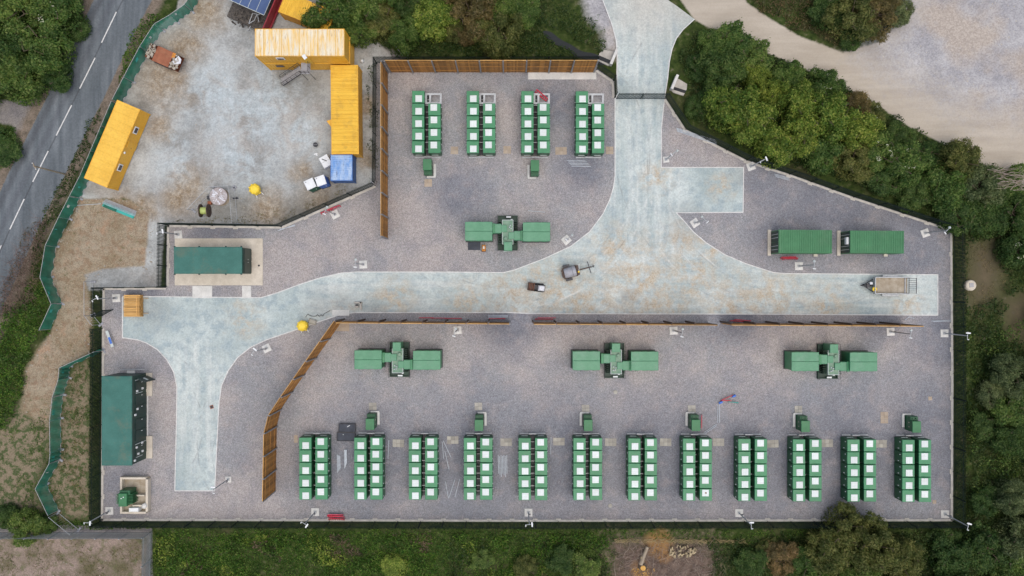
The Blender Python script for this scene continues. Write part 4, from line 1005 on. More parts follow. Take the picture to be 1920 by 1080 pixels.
# ================================================================ LAMP AND CAMERA COLUMNS
def column(label, pad, head, hh=4.6, kind='lamp', rz=0.0, ang=0.0, pads=.92):
    """pad and head are where the photograph shows them; the foot stands on the pad"""
    px, py = G(*pad, .05); t = thing('lighting_column' if kind == 'lamp' else 'camera_column', label, 'lamp post' if kind == 'lamp' else 'camera mast', (px, py, 0), 0, 'lighting and camera columns on pale pads')
    MB().bev(0, 0, 0, pads, pads, .07, .01, rz).build('base', 'pale_slab', t)
    MB().box(0, 0, .12, .3, .3, .1, rz).build('base_plate', 'galvanised', t)
    MB().tube((0, 0, .1), (0, 0, hh), .08, 8, .055).build('pole', 'galvanised', t)
    MB().box(.12, 0, 1.0, .22, .16, .5, ang).build('junction_box', 'post_steel', t)
    a = MB(); ca, sa = math.cos(ang), math.sin(ang)
    a.tube((-.45*ca, -.45*sa, hh), (.45*ca, .45*sa, hh), .035, 6); a.build('crossarm', 'galvanised', t)
    if kind == 'lamp':
        MB().box(.30*ca, .30*sa, hh+.1, .5, .15, .08, ang+math.pi/2).build('lamp_head', 'white_paint', t)
        MB().tube((-.42*ca, -.42*sa, hh+.02), (-.42*ca+.2*sa, -.42*sa-.2*ca, hh-.05), .05, 8).build('camera', 'white_paint', t)
    else:
        MB().tube((-.42*ca-.16*sa, -.42*sa+.16*ca, hh+.1), (-.42*ca+.2*sa, -.42*sa-.2*ca, hh+.02), .06, 8).build('camera', 'white_paint', t)
        MB().lathe(.42*ca, .42*sa, [(.05, hh+.02), (.14, hh-.02), (.14, hh-.16), (.03, hh-.24)][::-1], 10).build('camera', 'lid_groove', t)
    return t
cols = [
 ('column above the left corner of the small teal-roofed kiosk', (334, 440), 'lamp', .1, 0.2),
 ('column left of the road bend below the slanting palisade fence', (681, 496), 'cam', .05, 1.5),
 ('column with red barriers lying behind it by the slanting fence', (628, 402), 'cam', .5, 1.2),
 ('column on a tilted pad in the inside curve of the road', (1062, 450), 'cam', .7, .7),
 ('column on a pad just above the rectangular road bay', (1249, 299), 'cam', .1, .6),
 ('column near the upper right corner of the rectangular road bay', (1408, 312), 'lamp', .35, .4),
 ('column on a tilted pad just below the rectangular road bay', (1303, 418), 'cam', .6, 2.3),
 ('column below the left green store container', (1498, 499), 'cam', 0, 1.5),
 ('column near the far right corner beyond the store containers', (1735, 437), 'cam', .35, .8),
 ('column below the leftmost of the three straight timber screens', (858, 619), 'cam', .05, 1.3),
 ('column below the middle straight timber screen', (1263, 620), 'cam', .05, 1.4),
 ('column below the rightmost straight timber screen', (1670, 622), 'cam', .05, 1.4),
 ('column beside the right fence below the end of the road', (1771, 625), 'lamp', 0, 1.5),
 ('column in the lower right corner of the compound', (1772, 964), 'lamp', 0, 1.3),
 ('column by the bottom fence, second from the right corner', (1386, 962), 'lamp', 0, 1.57),
 ('column by the bottom fence below the fifth bank', (991, 961), 'lamp', 0, .1),
 ('column by the bottom fence left of the red barriers', (591, 960), 'lamp', 0, -.6),
 ('column in the lower left corner of the compound', (205, 958), 'lamp', .05, -.1),
 ('column left of the spare timber stack', (218, 559), 'lamp', .05, .5),
 ('column on a tilted pad right of the road junction curve', (500, 653), 'lamp', .45, .9),
 ('column at the bottom right corner of the dead-end road', (428, 899), 'lamp', 0, 1.5)]
for lb, pad, k, rz, ang in cols: column('slim grey '+('camera ' if k == 'cam' else 'lamp ')+lb, pad, None, 4.6, 'cam' if k == 'cam' else 'lamp', rz, ang, .7 if pad[0] in (1249, 428) else .92)

# ================================================================ PAVER PADS
def pads(label, px, py, nx, ny, mat, sz=.45):
    x, y = G(px, py); t = thing('paving_pad', label, 'paving', (x, y, 0), random.uniform(-.02, .02), 'small paving pads in the gravel')
    for i in range(nx):
        for j in range(ny): MB().bev((i-(nx-1)/2)*sz, (j-(ny-1)/2)*sz, 0, sz-.02, sz-.02, random.uniform(.025, .04), .006).build('paving_slab', mat, t)
pp = [(747, 831, 'right of the second lower battery bank'), (849, 825, 'between the third and fourth lower banks'), (949, 829, 'between the fourth and fifth lower banks'), (1048, 828, 'between the fifth and sixth lower banks'),
      (1145, 829, 'between the sixth bank and its right neighbour'), (1248, 829, 'left of the fifth lower bank from the right'), (1347, 829, 'left of the fourth lower bank from the right'), (1449, 832, 'left of the third lower bank from the right'),
      (1551, 831, 'left of the second lower bank from the right'), (1652, 832, 'left of the rightmost lower battery bank')]
for i, (x, y, w) in enumerate(pp): pads('low paving slabs '+w, x, y, 3, 2, 'paver')
for x, y, w, nx, ny, mt in [(555, 823, 'left of the leftmost lower battery bank', 1, 2, 'paver_tan'), (699, 762, 'above the kiosk below the leftmost lower transformer', 2, 2, 'paver'), (897, 762, 'above the kiosk of the fourth lower bank', 2, 2, 'paver'), (1098, 766, 'above the kiosk of the sixth lower bank', 2, 2, 'paver'),
      (1297, 767, 'above the kiosk with the red barrier', 2, 2, 'paver'), (1497, 768, 'below the rightmost lower transformer', 2, 2, 'paver'), (1658, 783, 'in open gravel left of the rightmost kiosk', 2, 3, 'paver_tan'), (1744, 747, 'alone near the right fence', 1, 1, 'paver_tan'), (1752, 941, 'at the foot of the rightmost lower bank', 1, 1, 'paver_tan'),
      (852, 282, 'between the first and second upper banks', 2, 2, 'paver_tan'), (951, 281, 'between the second and third upper banks', 2, 2, 'paver_tan'), (1052, 283, 'between the third and fourth upper banks', 3, 2, 'paver_tan'), (1143, 282, 'right of the rightmost upper bank', 2, 2, 'paver_tan'), (803, 343, 'below the kiosk of the leftmost upper bank', 2, 2, 'paver_tan')]:
    pads('low paving slabs '+w, x, y, nx, ny, mt)
for x, y, w in ((1154, 735, 'pale round cover below the middle lower transformer'), (1144, 948, 'pale round cover below the sixth lower bank')):
    a = G(x, y); tag(MB().lathe(0, 0, [(.24, 0), (.24, .05), (.2, .06)], 14).build('round_cover', 'paver', None, (a[0], a[1], 0)), w, 'cover')
a = G(397, 763); t = thing('drain_cover', 'small rusty drain cover in the dead-end road', 'drain cover', (a[0], a[1], .012)); MB().bev(0, 0, 0, .42, .42, .02, .01, .3).build('frame', 'rust_red', t); MB().box(0, 0, .022, .28, .28, .01, .3).build('grille', 'dark_steel', t)
a = G(1817, 535); t = thing('manhole_ring', 'pale round manhole ring outside the right fence', 'manhole', (a[0], a[1], -.06)); MB().lathe(0, 0, [(.62, 0), (.62, .45), (.5, .5)], 20).build('ring', 'cream_slab', t); MB().box(.03, .02, .52, .5, .5, .05, .1).build('cover', 'post_steel', t)

# ================================================================ CULVERT HEADWALLS
def headwall(label, pts, edge):
    o = GL(pts); cx = sum(p[0] for p in o)/len(o); cy = sum(p[1] for p in o)/len(o)
    t = thing('culvert_headwall', label, 'headwall', (cx, cy, 0))
    MB().prism([(x-cx, y-cy) for x, y in o], -.2, .12).build('apron', 'concrete', t)
    e = MB(); (ax, ay), (bx, by) = GL(edge); strip(e, [(ax-cx, ay-cy), (bx-cx, by-cy)], .3, -.1, .9); e.build('parapet', 'pale_slab', t)
    a = MB(); p, q = Vector((ax-cx, ay-cy)), Vector((bx-cx, by-cy))
    for k in (-.25, 1.25): r_ = p.lerp(q, k); pass
    return t, cx, cy
t, cx, cy = headwall('pale concrete culvert headwall left of the top road', [(1124, 100), (1133, 94), (1153, 98), (1144, 122), (1140, 124), (1120, 114)], [(1155, 97), (1144, 124)])
q = GL([(1122, 108), (1143, 117)]); e = MB(); strip(e, [(x-cx, y-cy) for x, y in q], .45, .12, .16); e.build('channel', 'dark_gap', t)
t, cx, cy = headwall('pale concrete culvert headwall right of the top road', [(1268, 146), (1288, 158), (1287, 168), (1281, 180), (1262, 174), (1257, 168)], [(1268, 144), (1257, 170)])
q = GL([(1263, 166), (1285, 173)]); e = MB(); strip(e, [(x-cx, y-cy) for x, y in q], .35, .12, .16); e.build('channel', 'dark_gap', t)

# ================================================================ GREEN NET HOARDING
def hoarding(label, pxs, single_top=True, hh=2.2, mat='green_netting', lights=()):
    pts = [G(a, b, hh) for a, b in pxs]; ox, oy = pts[0]; t = thing('netted_fence', label, 'fence', (ox, oy, 0))
    P = [(x-ox, y-oy) for x, y in pts]
    S = seg_points(P, 3.4)
    for i in range(len(S)-1):
        a, b = S[i][0], S[i+1][0]; d = b-a; L = d.length; an = math.atan2(d.y, d.x); mb = MB(); n = 12; ph = random.uniform(0, 6)
        vs = []; 
        for k in range(n+1):
            for z, sg in ((.08, .10), (.8, .20), (1.5, .17), (hh-.03, .02)): vs.append((L*k/n, sg*math.sin(k*1.4+ph+z)+random.uniform(-.03, .03), z-(.06*math.sin(k*math.pi/n) if z > 2 else 0)))
        fs = [(k*4+j, (k+1)*4+j, (k+1)*4+j+1, k*4+j+1) for k in range(n) for j in range(3)]
        mb.add(vs, fs, True)
        mb.build('net_panel', 'green_netting_light' if i in lights else mat, t, (a.x, a.y, 0), an)
        f = MB().tube((.02, -.02, hh), (L-.02, -.02, hh), .028, 5).tube((.02, -.02, .12), (L-.02, -.02, .12), .02, 5).tube((.04, -.02, 0), (.04, -.02, hh), .028, 5).tube((L-.04, -.02, 0), (L-.04, -.02, hh), .028, 5)
        f.build('panel_frame', 'galvanised', t, (a.x, a.y, 0), an)
        MB().bev(0, 0, 0, .7, .24, .14, .02, an+1.57).build('foot_block', 'grey_plastic', t, (a.x, a.y, -.05))
        if random.random() < .45: MB().box(L*random.uniform(.3, .7), -.08, random.uniform(1.1, 1.8), .62, .02, .42).build('sign_board', 'teal_plastic' if random.random() < .6 else 'lid_groove', t, (a.x, a.y, 0), an)
    return t
hoarding('green netted fence between the road verge and the rusty skip', [(368, -30), (346, 8), (318, 28), (289, 45), (262, 87), (232, 144), (210, 187)], lights=(2, 3))
hoarding('green netted fence along the road from the yellow cabin to the verge thicket', [(209, 189), (150, 329), (110, 407), (85, 460), (75, 520), (96, 570), (73, 620)])
hoarding('green netted fence winding down beside the left palisade fence', [(176, 660), (111, 690), (109, 712), (98, 745), (93, 790), (94, 850), (92, 870), (66, 917), (90, 967)], lights=(2, 3, 4, 7))
# clear mesh temporary fence panels
def tempfence(label, pxs, hh=2.0):
    pts = [G(a, b, hh) for a, b in pxs]; ox, oy = pts[0]; t = thing('temporary_fence', label, 'fence', (ox, oy, -.05)); S = [(Vector((x-ox, y-oy))) for x, y in pts]
    for i in range(len(S)-1):
        a, b = S[i], S[i+1]; d = b-a; L = d.length; an = math.atan2(d.y, d.x); f = MB()
        for z in (.15, hh): f.tube((0, 0, z), (L, 0, z), .03, 5)
        n = max(1, round(L/3.2))
        for k in range(n+1): f.tube((L*k/n, 0, 0), (L*k/n, 0, hh), .03, 5)
        f.build('panel_frame', 'galvanised', t, (a.x, a.y, 0), an)
        w = MB()
        for k in range(int(L/.3)): w.box(.15+.3*k, 0, hh/2, .012, .012, hh-.2)
        w.build('wire_infill', 'galvanised', t, (a.x, a.y, 0), an, kind='stuff')
        for k in range(n+1): MB().bev(L*k/n, 0, 0, .24, .65, .13, .02).build('foot_block', 'grey_plastic', t, (a.x, a.y, 0), an)
tempfence('bare mesh temporary fence round the cable reels', [(350, 392), (391, 350), (427, 348), (430, 368), (434, 418)])
tempfence('bare mesh temporary fence outside the left gate', [(157, 528), (157, 592), (172, 610)])
tempfence('bare mesh fence panels between the net fence foot and grey fence', [(90, 970), (130, 1003)])

# ================================================================ UTILITY POLE
a = G(124, 327); t = thing('utility_pole', 'thin brown utility pole standing on the verge left of the yellow cabin', 'pole', (a[0], a[1], -.06))
MB().tube((0, 0, 0), (0, 0, 6.2), .11, 8, .08).build('pole', 'wood_grey', t); MB().box(0, 0, 6.0, .08, .9, .08, .5).build('crossarm', 'wood_grey', t)
for s in (-1, 1): MB().lathe(-s*.19, s*.33, [(.04, 6.04), (.06, 6.1), (.04, 6.16)], 8).build('insulator', 'white_paint', t)

# ================================================================ YARD THINGS
# rusty skip with an open lid
a = Vector(G(308, 107, 1.2)); rz = math.radians(-24)
t = thing('rubbish_skip', 'rusty covered skip heaped with pale rubble beside the net fence', 'skip', (a.x, a.y, -.05), rz)
mb = MB(); prof = [(-1.55, .1), (1.55, .1), (2.15, 1.15), (-2.15, 1.15)]
vs = [(x, -.85, z) for x, z in prof]+[(x, .85, z) for x, z in prof]
mb.add(vs, [(0, 1, 2, 3), (7, 6, 5, 4), (0, 4, 5, 1), (1, 5, 6, 2), (3, 7, 4, 0)]); mb.build('body', 'rust_red', t)
MB().bev(-.15, 0, 1.2, 2.05, 1.85, .10, .03).build('lid', 'rust_red', t)
MB().box(.95, .6, 1.25, .35, .6, .12, .1).build('flap', 'orange_rust', t)
r = random.Random(5); mb = MB()
for k in range(60):
    s = r.uniform(.08, .26); x = r.uniform(-2.1, -1.25) if k % 2 else r.uniform(1.0, 1.75); mb.box(x, r.uniform(-.75, .75), 1.15+r.uniform(0, .18), s*1.4, s, s*.8, r.uniform(0, 3), Matrix.Rotation(r.uniform(-.6, .6), 3, 'X'))
mb.build('rubble_load', 'rubble', t, kind='stuff')
mb = MB(); pts = [(1.1, -.1), (1.5, .8), (1.95, .55), (2.05, .05), (1.7, -.15), (1.35, -.35)]
mb.prism(pts, 1.28, 1.36); mb.build('plastic_sheet', 'white_film', t)
MB().tube((-1.0, -.95, .9), (1.3, -.95, .9), .06, 6).build('lift_bar', 'dark_steel', t)
g = MB()
for k in range(3): tag(MB().box(0, 0, .06, 1.3, .1, .1).build('timber_plank', 'wood_grey', None, (a.x+.75-.12*k, a.y-1.35-.17*k, -.05), rz), 'loose timber plank lying below the rusty skip', 'plank', 'planks beside the rusty skip')

# portable toilets
def toilet(label, pts, side):
    P = [Vector(G(*p, 2.3)) for p in pts]; c = sum(P, Vector((0, 0)))/4; u = P[1]-P[0]; L = u.length; Wd = (P[3]-P[0]).length; rz = math.atan2(u.y, u.x)
    t = thing('portable_toilet', label, 'portable toilet', (c.x, c.y, -.05), rz, 'portable toilets by the blue container')
    MB().box(0, 0, 1.1, L-.1, Wd-.1, 2.1).build('body', side, t); MB().bev(0, 0, 2.15, L, Wd, .16, .05).build('roof', 'white_paint', t)
    d = MB().box(0, -Wd/2+.03, 1.1, L*.6, .04, 1.85).build('door', side, t); MB().box(L*.2, -Wd/2-.0, 1.1, .06, .05, .15).build('handle', 'white_paint', d)
    MB().tube((-L*.3, Wd*.3, 2.3), (-L*.3, Wd*.3, 2.45), .05, 8).build('vent_pipe', 'grey_plastic', t); MB().box(0, 0, .05, L, Wd, .1).build('base', 'dark_steel', t)
    return t
smat('wc_green', (0.01, 0.11, 0.07), rough=.5)
toilet('portable toilet with green sides and a white roof', [(568.6, 340), (585.4, 332), (592.8, 350), (576, 357)], 'wc_green')
toilet('portable toilet with blue sides and a white roof', [(588.6, 333), (606, 327), (612.5, 343.5), (595.5, 350)], 'blue_plastic')
a = Vector(G(610, 302, .9)); t = thing('white_cabinet', 'low white cabinet with a dark slot beside the blue container', 'cabinet', (a.x, a.y, -.05), .52)
MB().bev(0, 0, 0, 1.1, 1.35, .9, .04).build('body', 'white_paint', t); MB().box(-.05, .18, .91, .6, .09, .03, -.9).build('slot', 'dark_steel', t); MB().box(0, 0, .905, 1.1, .03, .015).build('seam', 'grey_plastic', t)
a = G(592, 287, .2); r = random.Random(9); mb = MB()
for k in range(6): mb.bev(r.uniform(-.25, .25), r.uniform(-.2, .2), 0, .18, .15, .15, .03, r.uniform(0, 3))
tag(mb.build('litter', 'white_paint', None, (a[0], a[1], -.05), kind='stuff'), 'scatter of white scraps near the low white cabinet', 'litter')
a = G(591, 271, .4); t = thing('dark_bucket', 'dark bucket standing left of the long yellow cabin', 'bucket', (a[0], a[1], -.05)); MB().lathe(0, 0, [(.2, 0), (.27, .4), (.22, .36)], 14).build('body', 'dark_steel', t); MB().tube((-.26, 0, .4), (.26, 0, .42), .015, 5).build('handle', 'galvanised', t)
a = G(699, 342, .8); t = thing('white_bag', 'pale wrapped bag jammed in the corner by the palisade fence', 'bag', (a[0], a[1], -.05)); MB().lathe(0, 0, [(.25, 0), (.34, .4), (.28, .7), (.1, .85)], 9).build('body', 'white_film', t)
a = G(678, 113, .4); t = thing('white_bag', 'small white bag on the ground behind the stacked yellow cabins', 'bag', (a[0], a[1], -.05)); MB().lathe(0, 0, [(.18, 0), (.24, .2), (.16, .4), (.05, .48)], 9).build('body', 'white_paint', t)

def hopper(label, px, py, rz):
    a = G(px, py, 1.1); t = thing('plastic_hopper', label, 'hopper', (a[0], a[1], -.0), rz, 'round yellow hoppers')
    MB().lathe(0, 0, [(.35, .15), (.6, .4), (.64, .95), (.5, 1.2), (.3, 1.28)], 12).build('body', 'bright_yellow', t)
    r_ = MB()
    for k in range(8): q = k*math.pi/4; r_.box(.5*math.cos(q), .5*math.sin(q), .95, .24, .09, .5, q)
    r_.build('rib', 'bright_yellow', t)
    for s in (-1, 1): MB().tube((s*.3, -.4, .1), (s*.42, -.85, .05), .05, 6).build('leg', 'white_paint', t)
    MB().box(0, -.55, .35, .7, .12, .12).build('crossbar', 'bright_yellow', t); return t
hopper('round yellow hopper standing in the middle of the dusty yard', 476, 354, .5)
hopper('round yellow hopper with pale feet on the kerb by the road bend', 566, 611, .1)
# cable reels
a = G(409, 368, 1.0); t = thing('cable_reel', 'big cable reel lying flat, wrapped in silvery film', 'cable reel', (a[0], a[1], -.05))
MB().lathe(0, 0, [(1.0, 0), (1.0, .07), (.6, .07), (.6, .9)], 28).build('drum', 'wood_grey', t); MB().lathe(0, 0, [(.6, .9), (1.03, .9), (1.03, .98)], 28).build('flange', 'reel_top', t)
s_ = MB(); r = random.Random(2)
for k in range(26):
    q = r.uniform(0, 6.28); rr = r.uniform(.35, .85); s_.box(rr*math.cos(q), rr*math.sin(q), 1.0, r.uniform(.15, .5), r.uniform(.03, .12), .03, q+r.uniform(-.5, .5), Matrix.Rotation(r.uniform(-.15, .15), 3, 'X'))
s_.build('film_wrap', 'white_film', t, kind='stuff'); MB().lathe(0, 0, [(.05, .98), (.05, 1.03)], 8).build('hub', 'dark_steel', t)
a = G(384, 395, .7); t = thing('cable_reel', 'upright dark cable reel wound with lime green cable', 'cable reel', (a[0], a[1], -.05))
MB().tube((-.42, 0, .78), (.42, 0, .78), .42, 20).build('cable_winding', 'lime', t)
for s in (-1, 1): MB().tube((s*.46-.04, 0, .78), (s*.46+.04, 0, .78), .78, 24).build('flange', 'brown_machine', t)
MB().tube((-.6, 0, .78), (.6, 0, .78), .05, 8).build('axle', 'dark_steel', t)
a = G(391, 372, .4); t = thing('tool_box', 'small dark box with a red lid between the two cable reels', 'box', (a[0], a[1], -.05)); MB().bev(0, .1, 0, .4, .4, .45, .03).build('body', 'dark_steel', t); MB().bev(.05, -.5, 0, .45, .4, .35, .03).build('lid', 'rust_red', t)

# stack of netted panels and tubes lying by the dirt mound
a = Vector(G(222, 391, .4)); rz = math.radians(-22); t = thing('panel_stack', 'stack of folded temporary fence panels with green net beside the dirt mound', 'panel stack', (a.x, a.y, 0), rz)
MB().box(0, -.2, .2, 3.9, .55, .12).build('folded_net', 'teal_plastic', t)
for k in range(7): MB().tube((-2.1+.06*k, -.12+.1*k, .3+.02*k), (2.1, -.12+.1*k, .3+.02*k), .028, 5).build('tube', 'steel_tube', t)
MB().box(-1.0, -.35, .29, 1.6, .3, .05).build('netting', 'green_netting', t)

# ================================================================ SPARE TIMBER STACK
a = Vector(G(246, 573.5, 1.0)); t = thing('timber_stack', 'square stack of spare orange timber fence boards by the left gate', 'timber stack', (a.x, a.y, 0), 0)
for lay in range(4):
    for k in range(12):
        MB().box(random.uniform(-.03, .03), -1.17+k*.213, .12+lay*.24, 1.9, .18+random.uniform(-.01, .012), .10 if lay < 3 else .06).build('board', 'timber_new', t)
    if lay < 3:
        for x in (-.8, .8): MB().box(x, 0, .12+lay*.24+.12, .1, 2.5, .12).build('spacer', 'timber_new', t)
for x, w in ((.62, .12), (.86, .09)): MB().box(x, random.uniform(-.05, .05), .92, w, 2.3, .05).build('top_batten', 'timber_new', t)
for y in (.85, -.9): MB().box(1.2, y, .12, .75, .12, .06, .05).build('bearer', 'wood_grey', t)

# ================================================================ RED BARRIERS, TUBES
def barrier(label, px, py, L, rz, lean=0.0, mat='red_plastic', grp='red plastic barriers', z=.02, Wd=1.0):
    a = G(px, py, .3); o = bpy.data.objects.new('safety_barrier', None); col.objects.link(o); o.location = (a[0], a[1], z); o.rotation_euler = (lean, 0, rz); tag(o, label, 'barrier', grp)
    f = MB().box(0, Wd/2, .03, L, .09, .06).box(0, -Wd/2, .03, L, .09, .06).box(-L/2+.04, 0, .03, .08, Wd, .06).box(L/2-.04, 0, .03, .08, Wd, .06); f.build('frame', mat, o)
    s = MB(); n = max(3, int(L/.22))
    for k in range(1, n): s.box(-L/2+L*k/n, 0, .03, .07, Wd-.1, .03)
    s.build('infill_bars', mat, o, kind='stuff'); return o
up = math.radians(80)
g_ = 'red barriers leaning on the straight timber screens'
for k, (x, mt, w) in enumerate(((800, 'red_plastic', 'leftmost'), (822, 'pink_plastic', 'second'), (850, 'red_plastic', 'third'))): barrier(f'{w} red barrier leaning behind the left straight timber screen', x, 596.5+k*.6, 1.7+.25*(k == 2), 0, up, mt, g_)
barrier('rightmost red barrier leaning behind the left straight timber screen', 932, 598, 1.9, 0, up, 'red_plastic', g_)
for k in range(2): barrier(f'{"upper" if k else "lower"} red barrier leaning behind the left end of the middle timber screen', 1020+5*k, 599-2.5*k, 2.1, 0, up, 'pink_plastic' if k else 'red_plastic', g_)
for k in range(2): barrier(f'{"upper" if k else "lower"} red barrier leaning at the left end of the right timber screen', 1384+8*k, 603-2*k, 1.9, -.08, up, 'red_plastic', g_)
for k in range(6): barrier(['topmost', 'second', 'third', 'fourth', 'fifth', 'lowest'][k]+' red barrier of the fanned pile by the bottom fence', 629+random.uniform(-3, 3), 966+k*2.0, 1.75, random.uniform(-.14, .14), math.radians(random.uniform(45, 72)), 'red_plastic' if k % 3 else 'pink_plastic', 'red barriers fanned in a pile by the bottom fence', z=.03, Wd=.95)
for k in range(3): barrier('red barrier lying by the slanting palisade fence behind a column', 613+k*7, 397-k*3.2, 1.5, math.radians(20), math.radians(70), 'red_plastic' if k != 1 else 'pink_plastic', 'red barriers by the slanting fence', Wd=.8)
o = barrier('red barrier thrown diagonally on the open frame of the third upper bank', 1015, 182, 1.7, math.radians(-40), math.radians(60), 'red_plastic', None, z=1.15, Wd=.5)
barrier('red barrier leaning on the right side of the kiosk', 1316.5, 790, 1.5, math.pi/2, math.radians(75), 'red_plastic', None)
for k in range(2): barrier('pink red barrier lying below the left green store container', 1478+k*4, 484.5+k*2, 1.7, .03, math.radians(70), 'red_plastic', 'barriers below the left store container')
for (x, y, mt, w, rz) in ((1365, 746, 'red_plastic', 'red', .4), (1362, 752, 'red_plastic', 'dark red', -.1), (1375, 755, 'teal_plastic', 'teal', -.12)): barrier(f'{w} barrier in the small loose heap near the long tubes', x, y, 1.2, rz, math.radians(72), mt, None, Wd=.6)
for (x, y) in ((1377, 743), (1352, 755)):
    a = G(x, y, .3); tag(MB().bev(0, 0, 0, .45, .22, .25, .04, .4).build('blue_crate', 'blue_plastic', None, (a[0], a[1], .02)), 'small blue crate at the '+('right' if x > 1360 else 'left')+' end of the loose barrier heap', 'crate')
tb = {}
def tube(label, a, b, grp, r=.035, z=.05, mat='steel_tube'):
    p = G(*a, z); q = G(*b, z); c = ((p[0]+q[0])/2, (p[1]+q[1])/2); L = math.hypot(q[0]-p[0], q[1]-p[1])
    o = MB().tube((-L/2, 0, 0), (L/2, 0, 0), r, 6).build('steel_tube', mat, None, (c[0], c[1], z), math.atan2(q[1]-p[1], q[0]-p[0])); tag(o, label, 'tube', grp)
for k in range(5): tube('grey tube in the upright bundle between the first two lower banks', (632+k*1.3, 852+k*.6), (633+k*1.3, 886-k*2), 'left tube bundle by the first lower bank', z=.05+.05*(k % 2))
for k in range(4): tube('grey tube in the shorter bundle beside the second lower bank', (646+k*1.2, 843), (646.5+k*1.2, 878-k*3), 'right tube bundle by the second lower bank', z=.05+.05*(k % 2), r=.045)
for k in range(7): tube('grey tube in the fanned bundle left of the fifth lower bank', (934+k*2.7, 853+2*(k % 2)), (935+k*2.6, 888+3*(k % 3)), 'tube bundle left of the fifth bank', r=.045)
for a, b_ in (((831, 826), (846, 858)), ((829, 828), (832, 860)), ((834, 845), (842, 880)), ((835, 903), (841, 934)), ((853, 899), (842, 933)), ((862, 898), (853, 932))): tube('loose tube scattered between the third and fourth lower banks', a, b_, 'tubes scattered between the third and fourth banks')
for k in range(5): tube('grey tube in the bundle below the rightmost upper bank', (1063+k*2, 301+k*2.6), (1098+k*2.5, 300.5+k*2.9), 'tube bundle below the rightmost upper bank', z=.06)
for k in range(4): tube(['uppermost', 'second', 'third', 'lowest'][k]+' of four long pale tubes beside the slanting fence', (1268+k*.6, 240+k*2), (1342+k*1, 263+k*2.6), 'long tubes beside the slanting fence', r=.045)
for k in range(3): tube('tube lying under the hedge edge above the store containers', (1452+k, 326+k*2.4), (1480, 334+k*2), 'tubes under the hedge edge')
for k in range(3): tube('tube lying at the foot of the slanting palisade fence', (521+k*2, 433-k*1.6), (553, 421+k*1.2), 'tubes at the foot of the slanting fence')
tube('single pale tube above the right inverter cabinet of the upper transformer', (990, 395), (1022, 398), None)
for k in range(2): tube('long straight tube lying near the kiosk with the red barrier', (1346+k*3, 758), (1345.5+k*3, 793), 'long tubes near the barrier heap'); tube('slanting tube right of the kiosk with the red barrier', (1344, 795+k*3), (1320, 811+k*3), 'slanting tubes right of the kiosk')
tube('single thin tube lying right of the second lower bank', (729, 825), (727.5, 860), None)
tube('single thin tube standing off the fifth lower bank', (1033, 820), (1032.5, 852), None)
tube('long pole lying from net fence to folded panels', (131, 386), (189, 382), None)
for k in range(3): tube('dark tube in the bundle behind the left straight timber screen', (865, 598+k*1.3), (900, 598.5+k*1.3), 'tubes behind the left timber screen', r=.05, mat='post_steel')
for k in range(3): tube('pale tube in the bundle at the right end of the left timber screen', (915, 592+k*2.4), (952, 591.5+k*1.5), 'pale tubes behind the left timber screen', r=.04)
for (a, b_) in (((1697, 600), (1704, 594)), ((1704, 594), (1714, 597)), ((1746, 602), (1783, 600)), ((1750, 603), (1784, 602))): tube('thin pale tube lying by the road end corner', a, b_, 'thin tubes by the road end')

# dark mesh panels
a = G(650, 811, .5); t = thing('dark_pallet', 'dark two-part mesh pallet lying between the first two lower banks', 'pallet', (a[0], a[1], 0), -.02)
for (x, y, w, l) in ((0, .5, 1.9, .95), (-.1, -.52, 2.05, .95)):
    MB().bev(x, y, 0, w, l, .4, .04).build('tray', 'black_mesh', t)
    f = MB()
    for s in (-1, 1): f.box(x+s*w/2, y, .42, .05, l, .06).box(x, y+s*l/2, .42, w+.05, .05, .06)
    f.build('rim', 'dark_steel', t)
MB().box(.2, .75, .46, .34, .07, .03, .5).build('bracket', 'white_paint', t); MB().box(-.4, -.25, .46, .1, .07, .03, .6).build('bracket', 'lid_groove', t)
a = G(889, 461, .2); t = thing('dark_mat', 'dark mat sticking out below the upper left inverter cabinet', 'mat', (a[0], a[1], 0)); MB().bev(0, 0, 0, 1.45, .95, .12, .02).build('mat', 'black_mesh', t)
for k in range(3): MB().box(-.4+.4*k, 0, .125, .03, .9, .015).build('seam', 'dark_steel', t)
a = G(907, 465, .5); t = thing('orange_trolley', 'small orange and grey trolley beside the dark mat', 'trolley', (a[0], a[1], 0)); MB().bev(0, 0, .15, .42, .75, .3, .04).build('body', 'orange_rust', t); MB().tube((-.25, -.3, .12), (.25, -.3, .12), .12, 10).build('wheel', 'black_rubber', t); MB().tube((0, .35, .4), (0, .6, .8), .03, 5).build('handle', 'galvanised', t); MB().box(0, .05, .48, .2, .3, .06).build('cover', 'pale_slab', t)

# ================================================================ SITE VEHICLES ON THE ROAD
def wheel(t, x, y, r, w, ax='y'):
    d = (0, w/2, 0) if ax == 'y' else (w/2, 0, 0)
    o = MB().tube((x-d[0], y-d[1], r), (x+d[0], y+d[1], r), r, 16).build('wheel', 'black_rubber', t)
    MB().tube((x-d[0]*1.1, y-d[1]*1.1, r), (x+d[0]*1.1, y+d[1]*1.1, r), r*.5, 10).build('rim', 'grey_plastic', o); return o
